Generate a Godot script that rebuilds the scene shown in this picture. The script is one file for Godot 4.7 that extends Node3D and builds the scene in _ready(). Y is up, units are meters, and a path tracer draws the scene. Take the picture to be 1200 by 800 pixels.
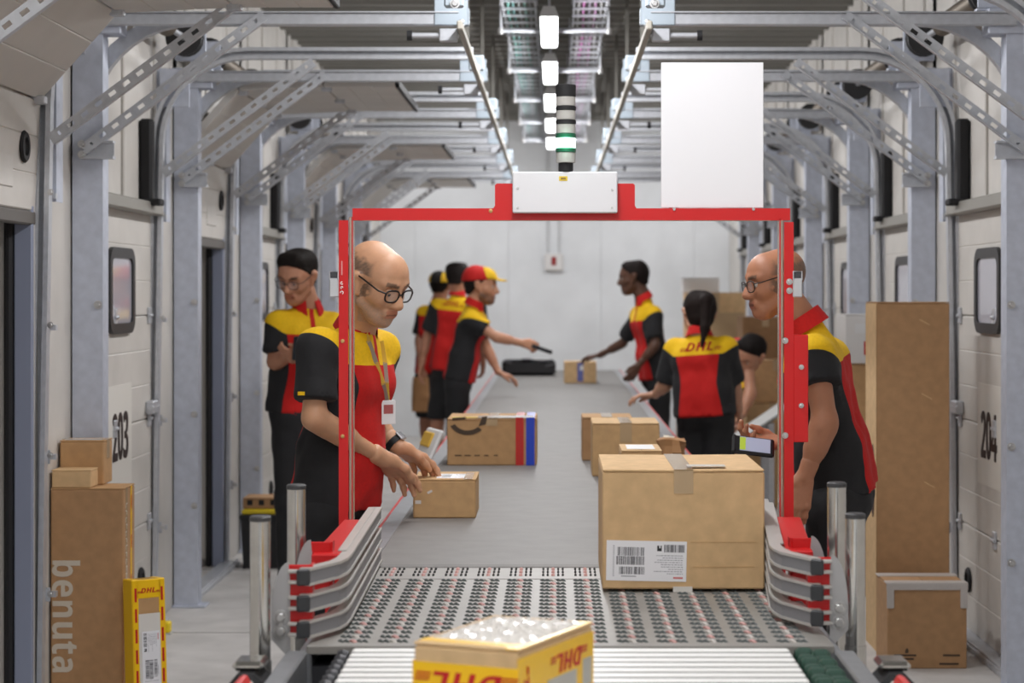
extends Node3D
# A parcel sorting corridor with dock doors on both sides, a belt conveyor and nine people.
# Pixels of the photograph (1200 x 800) are turned into directions; distances come from the floor,
# the belt, the door walls or the usual size of a thing.
const FOCAL := 2400.0
const VPX := 650.0
const VPY := 342.0
const EYE := 1.55
const WALL := 1.87
const BELT := 0.775
const CX := 0.035          # the conveyor's centre line
const PITCH := 2.12        # from one dock door to the next
const BAY0 := 5.82
const LAMP_ENERGY := 3.0

var mats := {}
var used := {}
var tex := {}
var rng := RandomNumberGenerator.new()

func at(px: float, py: float, d: float) -> Vector3:
	return Vector3((px - VPX) * d / FOCAL, EYE - (py - VPY) * d / FOCAL, -d)

# ---------------------------------------------------------------- mesh building
class Mb:
	var v := PackedVector3Array()
	var n := PackedVector3Array()
	var uv := PackedVector2Array()
	var c := PackedColorArray()

	func tri(a: Vector3, b: Vector3, d: Vector3, na: Vector3, nb: Vector3, nd: Vector3) -> void:
		# a, b, d run counter-clockwise seen from outside; Godot's fronts run clockwise
		v.append(a); v.append(d); v.append(b)
		n.append(na); n.append(nd); n.append(nb)
		uv.append(Vector2.ZERO); uv.append(Vector2.ZERO); uv.append(Vector2.ZERO)

	func quad(a: Vector3, b: Vector3, d: Vector3, e: Vector3) -> void:
		var m := (b - a).cross(d - a)
		if m.length_squared() < 1e-18:
			m = (d - a).cross(e - a)
		m = m.normalized()
		tri(a, b, d, m, m, m)
		tri(a, d, e, m, m, m)

	func quad_uv(a: Vector3, b: Vector3, d: Vector3, e: Vector3) -> void:
		quad(a, b, d, e)
		var k := uv.size() - 6
		var s := [Vector2(0, 1), Vector2(1, 0), Vector2(1, 1), Vector2(0, 1), Vector2(0, 0), Vector2(1, 0)]
		for i in 6:
			uv[k + i] = s[i]

	func convex(pts: Array, centre: Vector3) -> void:
		var mid := Vector3.ZERO
		for p in pts:
			mid += p
		mid /= pts.size()
		var m: Vector3 = (pts[1] - pts[0]).cross(pts[2] - pts[0]).normalized()
		var q := pts.duplicate()
		if m.dot(mid - centre) < 0.0:
			q.reverse()
			m = -m
		for i in range(1, q.size() - 1):
			tri(q[0], q[i], q[i + 1], m, m, m)

	func box(centre: Vector3, size: Vector3, bevel := 0.0, basis := Basis.IDENTITY) -> Mb:
		var h := size * 0.5
		var b := minf(bevel, minf(h.x, minf(h.y, h.z)) * 0.9)
		var f := func(x, y, z) -> Vector3: return centre + basis * Vector3(x, y, z)
		if b <= 0.0:
			for ax in 3:
				for s in [-1.0, 1.0]:
					var p := []
					for q in [[-1, -1], [1, -1], [1, 1], [-1, 1]]:
						var w := Vector3.ZERO
						w[ax] = s * h[ax]
						w[(ax + 1) % 3] = q[0] * h[(ax + 1) % 3]
						w[(ax + 2) % 3] = q[1] * h[(ax + 2) % 3]
						p.append(f.call(w.x, w.y, w.z))
					convex(p, centre)
			return self
		var i := h - Vector3(b, b, b)
		for ax in 3:
			var a1 := (ax + 1) % 3
			var a2 := (ax + 2) % 3
			for s in [-1.0, 1.0]:
				var p := []
				for q in [[-1, -1], [1, -1], [1, 1], [-1, 1]]:
					var w := Vector3.ZERO
					w[ax] = s * h[ax]; w[a1] = q[0] * i[a1]; w[a2] = q[1] * i[a2]
					p.append(f.call(w.x, w.y, w.z))
				convex(p, centre)
			for s1 in [-1.0, 1.0]:
				for s2 in [-1.0, 1.0]:
					var p := []
					for e in [-1.0, 1.0]:
						var w := Vector3.ZERO
						w[ax] = e * i[ax]; w[a1] = s1 * h[a1]; w[a2] = s2 * i[a2]
						var u := Vector3.ZERO
						u[ax] = e * i[ax]; u[a1] = s1 * i[a1]; u[a2] = s2 * h[a2]
						if e < 0:
							p.append(f.call(w.x, w.y, w.z)); p.append(f.call(u.x, u.y, u.z))
						else:
							p.append(f.call(u.x, u.y, u.z)); p.append(f.call(w.x, w.y, w.z))
					convex(p, centre)
		for sx in [-1.0, 1.0]:
			for sy in [-1.0, 1.0]:
				for sz in [-1.0, 1.0]:
					convex([f.call(sx * h.x, sy * i.y, sz * i.z), f.call(sx * i.x, sy * h.y, sz * i.z), f.call(sx * i.x, sy * i.y, sz * h.z)], centre)
		return self

	# a thin plate, its +z face carries uv 0..1
	func plate(centre: Vector3, w: float, h: float, t: float, basis := Basis.IDENTITY) -> Mb:
		box(centre - basis * Vector3(0, 0, 0.0), Vector3(w, h, t), 0.0, basis)
		var z := t * 0.5 + 0.0002
		quad_uv(centre + basis * Vector3(-w / 2, -h / 2, z), centre + basis * Vector3(w / 2, -h / 2, z), centre + basis * Vector3(w / 2, h / 2, z), centre + basis * Vector3(-w / 2, h / 2, z))
		return self

	func tube(path: Array, radii, sides := 12, caps := true) -> Mb:
		var k := path.size()
		var prev := Vector3.ZERO
		var rings := []
		var norms := []
		for i in k:
			var t: Vector3 = (path[mini(i + 1, k - 1)] - path[maxi(i - 1, 0)]).normalized()
			if i == 0:
				prev = Vector3.UP if absf(t.y) < 0.9 else Vector3.RIGHT
			var side := (prev - t * prev.dot(t)).normalized()
			prev = side
			var up := t.cross(side)
			var r: float = radii[i] if radii is Array else radii
			var ring := []
			var nn := []
			for j in sides:
				var a := TAU * j / sides
				var dirn := side * cos(a) + up * sin(a)
				ring.append(path[i] + dirn * r)
				nn.append(dirn)
			rings.append(ring); norms.append(nn)
		for i in k - 1:
			for j in sides:
				var j2 := (j + 1) % sides
				tri(rings[i][j], rings[i][j2], rings[i + 1][j2], norms[i][j], norms[i][j2], norms[i + 1][j2])
				tri(rings[i][j], rings[i + 1][j2], rings[i + 1][j], norms[i][j], norms[i + 1][j2], norms[i + 1][j])
		if caps:
			var t0: Vector3 = (path[0] - path[1]).normalized()
			var t1: Vector3 = (path[k - 1] - path[k - 2]).normalized()
			for j in sides:
				var j2 := (j + 1) % sides
				tri(path[0], rings[0][j2], rings[0][j], t0, t0, t0)
				tri(path[k - 1], rings[k - 1][j], rings[k - 1][j2], t1, t1, t1)
		return self

	# profile of (radius, height) pairs turned round the basis' y axis
	func lathe(profile: Array, segs := 20, origin := Vector3.ZERO, basis := Basis.IDENTITY, smooth := false) -> Mb:
		var k := profile.size()
		var pn := []
		for i in k - 1:
			var e: Vector2 = profile[i + 1] - profile[i]
			pn.append(Vector2(e.y, -e.x).normalized())
		for i in k - 1:
			var n0: Vector2 = pn[i]
			var n1: Vector2 = pn[i]
			if smooth:
				if i > 0: n0 = (pn[i] + pn[i - 1]).normalized()
				if i < k - 2: n1 = (pn[i] + pn[i + 1]).normalized()
			for j in segs:
				var a := TAU * j / segs
				var b := TAU * (j + 1) / segs
				var ca := Vector3(cos(a), 0, -sin(a))
				var cb := Vector3(cos(b), 0, -sin(b))
				var P := func(q: Vector2, w: Vector3) -> Vector3: return origin + basis * (w * q.x + Vector3(0, q.y, 0))
				var N := func(q: Vector2, w: Vector3) -> Vector3: return (basis * (w * q.x + Vector3(0, q.y, 0))).normalized()
				var p0: Vector2 = profile[i]
				var p1: Vector2 = profile[i + 1]
				if p0.x > 1e-6:
					tri(P.call(p0, ca), P.call(p0, cb), P.call(p1, cb), N.call(n0, ca), N.call(n0, cb), N.call(n1, cb))
				if p1.x > 1e-6:
					tri(P.call(p0, ca), P.call(p1, cb), P.call(p1, ca), N.call(n0, ca), N.call(n1, cb), N.call(n1, ca))
		return self

	# polygon (counter-clockwise in the basis' x, y) pushed out along the basis' z
	func prism(poly: PackedVector2Array, depth: float, origin := Vector3.ZERO, basis := Basis.IDENTITY) -> Mb:
		var area := 0.0
		for i in poly.size():
			var q := poly[(i + 1) % poly.size()]
			area += poly[i].x * q.y - q.x * poly[i].y
		var pl := poly
		if area < 0.0:
			pl = poly.duplicate(); pl.reverse()
		var hand := basis.determinant() > 0.0
		var f := func(p: Vector2, z: float) -> Vector3: return origin + basis * Vector3(p.x, p.y, z)
		var idx := Geometry2D.triangulate_polygon(pl)
		var zn := (basis * Vector3(0, 0, 1)).normalized()
		for i in range(0, idx.size(), 3):
			var a := pl[idx[i]]; var b := pl[idx[i + 1]]; var d := pl[idx[i + 2]]
			if (b - a).cross(d - a) < 0.0:
				var s := b; b = d; d = s
			if not hand:
				var s := b; b = d; d = s
			tri(f.call(a, depth), f.call(b, depth), f.call(d, depth), zn, zn, zn)
			tri(f.call(a, 0.0), f.call(d, 0.0), f.call(b, 0.0), -zn, -zn, -zn)
		for i in pl.size():
			var a := pl[i]; var b := pl[(i + 1) % pl.size()]
			if hand:
				quad(f.call(a, 0.0), f.call(b, 0.0), f.call(b, depth), f.call(a, depth))
			else:
				quad(f.call(b, 0.0), f.call(a, 0.0), f.call(a, depth), f.call(b, depth))
		return self

	# closed profile (counter-clockwise, x = across the bend towards its inside, y = along side) swept along a path in a plane whose normal is side
	func sweep(path: Array, profile: PackedVector2Array, side: Vector3) -> Mb:
		var k := path.size()
		var rings := []
		for i in k:
			var t: Vector3 = (path[mini(i + 1, k - 1)] - path[maxi(i - 1, 0)]).normalized()
			var across := side.cross(t).normalized()
			var ring := []
			for p in profile:
				ring.append(path[i] + across * p.x + side * p.y)
			rings.append(ring)
		var m := profile.size()
		for i in k - 1:
			for j in m:
				var j2 := (j + 1) % m
				quad(rings[i][j], rings[i + 1][j], rings[i + 1][j2], rings[i][j2])
		var idx := Geometry2D.triangulate_polygon(profile)
		for e in [0, k - 1]:
			var t: Vector3 = (path[1] - path[0]).normalized() * -1.0 if e == 0 else (path[k - 1] - path[k - 2]).normalized()
			for i in range(0, idx.size(), 3):
				var a: Vector3 = rings[e][idx[i]]; var b: Vector3 = rings[e][idx[i + 1]]; var d: Vector3 = rings[e][idx[i + 2]]
				if (b - a).cross(d - a).dot(t) < 0.0:
					var s := b; b = d; d = s
				tri(a, b, d, t, t, t)
		return self

	func add(o: Mb, t := Transform3D.IDENTITY) -> Mb:
		var flip := t.basis.determinant() < 0.0
		var nb := t.basis.inverse().transposed()
		for i in range(0, o.v.size(), 3):
			for j in ([0, 2, 1] if flip else [0, 1, 2]):
				v.append(t * o.v[i + j])
				n.append((nb * o.n[i + j]).normalized())
				uv.append(o.uv[i + j])
		return self

	func mirrored() -> Mb:
		return Mb.new().add(self, Transform3D(Basis.from_scale(Vector3(-1, 1, 1)), Vector3.ZERO))

	func mesh(m: Material) -> ArrayMesh:
		var am := ArrayMesh.new()
		surface(am, m)
		return am

	func surface(am: ArrayMesh, m: Material) -> void:
		if v.is_empty():
			return
		var arr := []
		arr.resize(Mesh.ARRAY_MAX)
		arr[Mesh.ARRAY_VERTEX] = v
		arr[Mesh.ARRAY_NORMAL] = n
		if uv.size() == v.size():
			arr[Mesh.ARRAY_TEX_UV] = uv
		if c.size() == v.size():
			arr[Mesh.ARRAY_COLOR] = c
		am.add_surface_from_arrays(Mesh.PRIMITIVE_TRIANGLES, arr)
		am.surface_set_material(am.get_surface_count() - 1, m)

func mb() -> Mb:
	return Mb.new()

func part(called: String, shape, m: Material, parent: Node3D, pos := Vector3.ZERO, basis := Basis.IDENTITY) -> MeshInstance3D:
	var o := MeshInstance3D.new()
	o.name = called
	o.mesh = shape if shape is Mesh else shape.mesh(m)
	if shape is Mesh and m:
		o.material_override = m
	o.transform = Transform3D(basis, pos)
	parent.add_child(o, true)
	return o

func numbered(called: String) -> String:
	var k: int = used.get(called, -1) + 1
	used[called] = k
	return called if k == 0 else "%s_%03d" % [called, k]

func thing(called: String, label: String, category: String, pos := Vector3.ZERO, turn := 0.0, group := "") -> Node3D:
	var o := Node3D.new()
	o.name = numbered(called)
	add_child(o)
	o.position = pos
	o.rotation.y = turn
	o.set_meta("label", label)
	o.set_meta("category", category)
	if group != "":
		o.set_meta("group", group)
	return o

func struct(called: String, label := "", pos := Vector3.ZERO) -> Node3D:
	var o := Node3D.new()
	o.name = numbered(called)
	add_child(o)
	o.position = pos
	o.set_meta("kind", "structure")
	if label != "":
		o.set_meta("label", label)
	return o

# ---------------------------------------------------------------- materials
func c8(r: float, g: float, b: float) -> Color:
	return Color(r / 255.0, g / 255.0, b / 255.0)

func grain(called: String, freq: float, lo: float, hi: float, kind := 0, stretch := Vector2.ONE, size := 256) -> ImageTexture:
	if tex.has(called):
		return tex[called]
	var f := FastNoiseLite.new()
	f.seed = 7 + tex.size()
	f.noise_type = FastNoiseLite.TYPE_SIMPLEX_SMOOTH
	f.frequency = freq
	f.fractal_octaves = 4
	var im := f.get_seamless_image(size, size)
	im.convert(Image.FORMAT_L8)
	if stretch != Vector2.ONE:
		im.resize(int(size * stretch.x), int(size * stretch.y), Image.INTERPOLATE_BILINEAR)
	var data := im.get_data()
	for i in data.size():
		data[i] = int(clampf(lo + (hi - lo) * data[i] / 255.0, 0.0, 1.0) * 255.0)
	var out := Image.create_from_data(im.get_width(), im.get_height(), false, Image.FORMAT_L8, data)
	out.convert(Image.FORMAT_RGB8)
	tex[called] = ImageTexture.create_from_image(out)
	return tex[called]

func mat(called: String, col: Color, rough := 0.6, metal := 0.0, tx: Texture2D = null, scale := 1.0, bump := 0.0) -> StandardMaterial3D:
	if mats.has(called):
		return mats[called]
	var m := StandardMaterial3D.new()
	m.resource_name = called
	m.albedo_color = col
	m.roughness = rough
	m.metallic = metal
	if tx:
		m.albedo_texture = tx
		m.uv1_triplanar = true
		m.uv1_scale = Vector3.ONE * scale
		if bump > 0.0:
			m.heightmap_enabled = true
			m.heightmap_texture = tx
			m.heightmap_scale = bump
	mats[called] = m
	return m

func card(i: int) -> StandardMaterial3D:
	var cols := [c8(218, 182, 135), c8(194, 153, 107), c8(206, 168, 120), c8(183, 142, 101), c8(222, 188, 141), c8(156, 120, 84)]
	return mat("cardboard_%d" % i, cols[i], 0.82, 0.0, grain("card", 0.02, 0.92, 1.0), 3.0)

func steel() -> StandardMaterial3D:
	return mat("galvanised", c8(204, 207, 213), 0.4, 0.45, grain("zinc", 0.02, 0.93, 1.0), 4.0)

func post_steel() -> StandardMaterial3D:
	return mat("galvanised_post", c8(198, 204, 218), 0.5, 0.25, grain("zinc", 0.02, 0.93, 1.0), 3.0)

func chrome() -> StandardMaterial3D:
	return mat("zinc_tube", c8(208, 207, 204), 0.16, 0.95, grain("zinc", 0.02, 0.93, 1.0), 4.0)

func bolt_steel() -> StandardMaterial3D:
	return mat("bolt_zinc", c8(205, 205, 205), 0.3, 0.85)

func red_paint() -> StandardMaterial3D:
	return mat("red_paint", c8(206, 24, 26), 0.36)

func black_rubber() -> StandardMaterial3D:
	return mat("black_rubber", c8(24, 24, 27), 0.7)

func beige() -> StandardMaterial3D:
	return mat("beige_sheet", c8(214, 210, 204), 0.5, 0.0, grain("sheet", 0.01, 0.94, 1.0), 1.0)

func lettering(text: String, height: float, depth: float, shear := 0.0, wide := 1.0, bold := true) -> Mb:
	# upright letters of the given cap height, centred, facing +z
	var f := SystemFont.new()
	f.font_names = PackedStringArray(["Droid Sans"])
	f.font_weight = 700 if bold else 400
	var t := TextMesh.new()
	t.text = text
	t.font = f
	t.font_size = 64
	t.pixel_size = 0.01
	t.depth = 0.02
	var a := t.surface_get_arrays(0)
	var vs: PackedVector3Array = a[Mesh.ARRAY_VERTEX]
	var ns: PackedVector3Array = a[Mesh.ARRAY_NORMAL]
	var ix: PackedInt32Array = a[Mesh.ARRAY_INDEX] if a[Mesh.ARRAY_INDEX] != null else PackedInt32Array(range(vs.size()))
	var lo := Vector3(1e9, 1e9, 1e9)
	var hi := -lo
	for p in vs:
		lo = lo.min(p); hi = hi.max(p)
	var s := height / (hi.y - lo.y)
	var mid := (lo + hi) / 2.0
	var out := mb()
	for i in ix:
		var p := vs[i] - mid
		out.v.append(Vector3(p.x * s * wide + p.y * s * shear, p.y * s, p.z / 0.02 * depth))
		out.n.append(ns[i])
		out.uv.append(Vector2.ZERO)
	return out

func bolt(r: float, h: float) -> ArrayMesh:
	var key := "bolt_%.4f" % r
	if not mats.has(key):
		# a hexagon head with a washer, its axis along +z
		var b := mb().lathe([Vector2(r * 1.5, 0), Vector2(r * 1.5, h * 0.3), Vector2(r * 1.0, h * 0.3)], 14, Vector3.ZERO, Basis(Vector3.RIGHT, PI / 2))
		b.lathe([Vector2(r, h * 0.3), Vector2(r, h * 0.9), Vector2(r * 0.8, h), Vector2(0, h)], 6, Vector3.ZERO, Basis(Vector3.RIGHT, PI / 2))
		mats[key] = b.mesh(bolt_steel())
	return mats[key]

func _ready() -> void:
	rng.seed = 11
	set_camera_and_light()
	build_shell()
	build_bays()
	build_overhead()
	build_conveyor()
	build_gate()
	build_cartons()
	build_people()

func set_camera_and_light() -> void:
	var cam := Camera3D.new()
	cam.name = "camera"
	cam.projection = Camera3D.PROJECTION_FRUSTUM
	cam.near = 0.1
	cam.far = 100.0
	cam.size = 2.0 * 0.1 * 400.0 / FOCAL
	cam.frustum_offset = Vector2(600.0 - VPX, VPY - 400.0) * 0.1 / FOCAL
	cam.position = Vector3(0, EYE, 0)
	var lens := CameraAttributesPhysical.new()
	lens.frustum_near = 0.1
	lens.frustum_far = 100.0
	lens.frustum_focal_length = 72.0
	lens.frustum_focus_distance = 6.2
	lens.exposure_aperture = 4.0
	cam.attributes = lens
	add_child(cam)
	cam.current = true
	var we := WorldEnvironment.new()
	we.name = "world_environment"
	var env := Environment.new()
	env.background_mode = Environment.BG_COLOR
	env.background_color = Color.BLACK
	env.tonemap_mode = Environment.TONE_MAPPER_LINEAR
	env.tonemap_exposure = 1.35
	env.sdfgi_enabled = true
	env.ssao_enabled = true
	env.ssil_enabled = true
	we.environment = env
	add_child(we)
	# the row of tube lights over the conveyor, one for each door
	for k in 11:
		ceiling_light(Vector3(-0.03, 2.985, -(19.75 - k * 2.11)), 0.0, "slim white tube light in the row along the dark ceiling", "tube lights along the ceiling")
	for s in [-1.0, 1.0]:   # two added fittings across the corridor, there to brighten the end wall
		ceiling_light(Vector3(s * 1.1, 3.0, -20.75), PI / 2, "added slim white tube light across the corridor, brightening the end wall", "added cross lights at the end wall", 0.32)

func ceiling_light(pos: Vector3, turn: float, label: String, group: String, power := 1.0) -> void:
	var t := thing("ceiling_light", label, "light", pos, turn, group)
	var body := mb().prism(PackedVector2Array([Vector2(-0.03, 0.05), Vector2(-0.05, 0.0), Vector2(-0.046, -0.004), Vector2(0.046, -0.004), Vector2(0.05, 0.0), Vector2(0.03, 0.05)]), 1.26, Vector3(0, 0.006, -0.63))
	part("housing", body, mat("lamp_housing", c8(215, 215, 215), 0.4), t)
	var glow := mat("lamp_glow", Color(1, 1, 1), 0.4)
	glow.emission_enabled = true
	glow.emission = c8(253, 254, 255)
	glow.emission_energy_multiplier = 4.0
	part("tube", mb().prism(PackedVector2Array([Vector2(-0.046, 0.0), Vector2(-0.043, -0.01), Vector2(-0.036, -0.015), Vector2(0.036, -0.015), Vector2(0.043, -0.01), Vector2(0.046, 0.0)]), 1.2, Vector3(0, 0, -0.6)), glow, t)
	for z in [-0.45, 0.45]:
		part("hanger", mb().tube([Vector3(0, 0.05, z), Vector3(0, 0.36, z)], 0.006, 6), steel(), t)
	# the diffuser shines from its bottom and both flanks
	for q in [[0.0, 0.08, 0.4], [-1.0, 0.03, 0.3], [1.0, 0.03, 0.3]]:
		var l := AreaLight3D.new()
		l.name = "tube_glow"
		l.area_size = Vector2(q[1], 1.2)
		l.light_color = c8(254, 253, 254)
		l.light_energy = LAMP_ENERGY * q[2] * power
		l.set("area_range", 30.0)
		l.shadow_enabled = true
		l.basis = Basis(Vector3(0, 0, 1), q[0] * deg_to_rad(68)) * Basis(Vector3.RIGHT, -PI / 2)
		l.position = Vector3(q[0] * 0.052, -0.014 if q[0] != 0.0 else -0.02, 0)
		t.add_child(l, true)

# ---------------------------------------------------------------- the shell
func build_shell() -> void:
	var fl := struct("floor", "pale grey concrete floor of the corridor")
	part("concrete", mb().box(Vector3(0, -0.1, -10), Vector3(5.4, 0.2, 26)), mat("concrete", c8(208, 205, 202), 0.55, 0.0, grain("concrete", 0.012, 0.88, 1.0, 0, Vector2.ONE, 512), 0.5), fl)
	for k in 8:   # narrow dark joints with a lip
		part("joint", mb().box(Vector3(0, 0.0005, -(7.2 + k * PITCH)), Vector3(5.2, 0.002, 0.006)), mat("joint_dark", c8(120, 117, 113), 0.8), fl)
	var ce := struct("ceiling", "dark grey ribbed sheet ceiling")
	var cm := mat("ceiling_sheet", c8(128, 126, 120), 0.7, 0.0, grain("sheet", 0.01, 0.94, 1.0), 0.7)
	part("deck", mb().box(Vector3(0, 3.5, -10), Vector3(5.4, 0.2, 26)), cm, ce)
	var rib := mb().prism(PackedVector2Array([Vector2(-0.06, 0), Vector2(-0.035, -0.05), Vector2(0.035, -0.05), Vector2(0.06, 0)]), 3.9, Vector3(-1.95, 0, 0), Basis(Vector3(0, 0, 1), Vector3(0, 1, 0), Vector3(1, 0, 0)))
	var rm := rib.mesh(cm)
	for k in 74:
		part("rib", rm, null, ce, Vector3(0, 3.4, -(0.4 + k * 0.29)))
	var wf := struct("wall_far", "white panelled end wall of the corridor")
	part("core", mb().box(Vector3(0, 1.7, -22.18), Vector3(5.4, 3.6, 0.2)), mat("wall_core", c8(170, 170, 168), 0.8), wf)
	var wm := mat("wall_white", c8(236, 239, 242), 0.45, 0.0, grain("sheet", 0.01, 0.94, 1.0), 0.5)
	for k in 5:
		part("panel", mb().box(Vector3(-2.0 + k * 1.0, 1.7, -22.06), Vector3(0.998, 3.4, 0.06), 0.002), wm, wf)
	var wn := struct("wall_near", "plain wall behind the viewer")
	part("core", mb().box(Vector3(0, 1.7, 2.6), Vector3(5.4, 3.6, 0.2)), wm, wn)
	var core := mat("wall_core", c8(170, 170, 168), 0.8)
	for s in [-1, 1]:
		var w := struct("wall_left" if s < 0 else "wall_right", "beige sheet wall with dock doors numbered " + ("from 203" if s < 0 else "from 204"))
		var X := WALL + 0.008
		# plain stretch beside the viewer
		part("plain_panel", mb().box(Vector3(s * (X + 0.1), 1.7, -1.6), Vector3(0.2, 3.4, 8.4)), beige(), w)
		for k in 8:
			var d0 := BAY0 + k * PITCH
			if d0 > 22.0:
				break
			# between the far track of this bay and the post of the next one
			var za := d0 + 1.56
			var zb := minf(d0 + PITCH + 0.11, 22.05)
			if za < 22.0:
				part("pier_panel", mb().box(Vector3(s * (X + 0.1), 1.7, -(za + zb) / 2), Vector3(0.2, 3.4, zb - za), 0.004), beige(), w)
				# a raised fold on the sheet
				part("fold", mb().box(Vector3(s * (X + 0.004), 1.7, -(za + 0.1)), Vector3(0.03, 3.38, 0.05), 0.006), beige(), w)
			if d0 + 1.56 > 22.1:
				part("pier_panel", mb().box(Vector3(s * (X + 0.1), 1.7, -(d0 + 22.1) / 2), Vector3(0.2, 3.4, 22.1 - d0), 0.004), beige(), w)
				continue
			# above the opening: upright sheets side by side
			for j in 5:
				var wz := 1.56 / 5.0
				part("sheet", mb().box(Vector3(s * (X + 0.1 - (0.012 if j % 2 else 0.0)), 2.66, -(d0 + wz * (j + 0.5))), Vector3(0.2, 1.5, wz - 0.012), 0.005), beige(), w)
				part("backing", mb().box(Vector3(s * (X + 0.15), 2.66, -(d0 + wz * (j + 0.5))), Vector3(0.2, 1.5, wz)), core, w)
			if s > 0 or k % 2 == 1:
				part("header", mb().box(Vector3(s * (X - 0.02), 1.93, -(d0 + 0.8)), Vector3(0.09, 0.055, 1.5), 0.006), mat("header_grey", c8(150, 147, 140), 0.5, 0.3), w)
			part("lintel_box", mb().box(Vector3(s * (X + 0.1), 1.9, -(d0 + 0.78)), Vector3(0.16, 0.03, 1.56)), core, w)

# ---------------------------------------------------------------- dock doors and their tracks
func track_path(lean0: float, y1: float, reach: float) -> Array:
	# in the plane of x, y; x runs from the wall (0) into the corridor (negative)
	var r := 0.42
	var out := [Vector3(lean0, 0.0, 0), Vector3(lean0 - 0.015, 1.1, 0)]
	var cx := lean0 - 0.035 - r
	var cy := y1 - r
	for i in 11:
		var a := PI / 2 * i / 10.0
		out.append(Vector3(cx + r * cos(a), cy + r * sin(a), 0))
	out.append(Vector3(-reach, y1, 0))
	return out

func c_profile(w: float, h: float, t: float) -> PackedVector2Array:
	# a C with its mouth towards +y
	return PackedVector2Array([Vector2(-w / 2, -h / 2), Vector2(w / 2, -h / 2), Vector2(w / 2, h / 2), Vector2(w / 2 - t * 3, h / 2), Vector2(w / 2 - t * 3, h / 2 - t), Vector2(w / 2 - t, h / 2 - t), Vector2(w / 2 - t, -h / 2 + t), Vector2(-w / 2 + t, -h / 2 + t), Vector2(-w / 2 + t, h / 2 - t), Vector2(-w / 2 + t * 3, h / 2 - t), Vector2(-w / 2 + t * 3, h / 2), Vector2(-w / 2, h / 2)])

func perforated(length: float) -> Mb:
	# a punched angle along +x, its holes are real
	var m := mb()
	var w := 0.042
	m.box(Vector3(length / 2, w * 0.34, 0), Vector3(length, w * 0.32, 0.003))
	m.box(Vector3(length / 2, -w * 0.34, 0), Vector3(length, w * 0.32, 0.003))
	m.box(Vector3(length / 2, -w * 0.5, -0.015), Vector3(length, 0.003, 0.03))
	var k := int(length / 0.062)
	for i in k + 1:
		m.box(Vector3(clampf(i * 0.062, 0.018, length - 0.018), 0, 0), Vector3(0.034, w * 0.4, 0.003))
	return m

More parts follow.
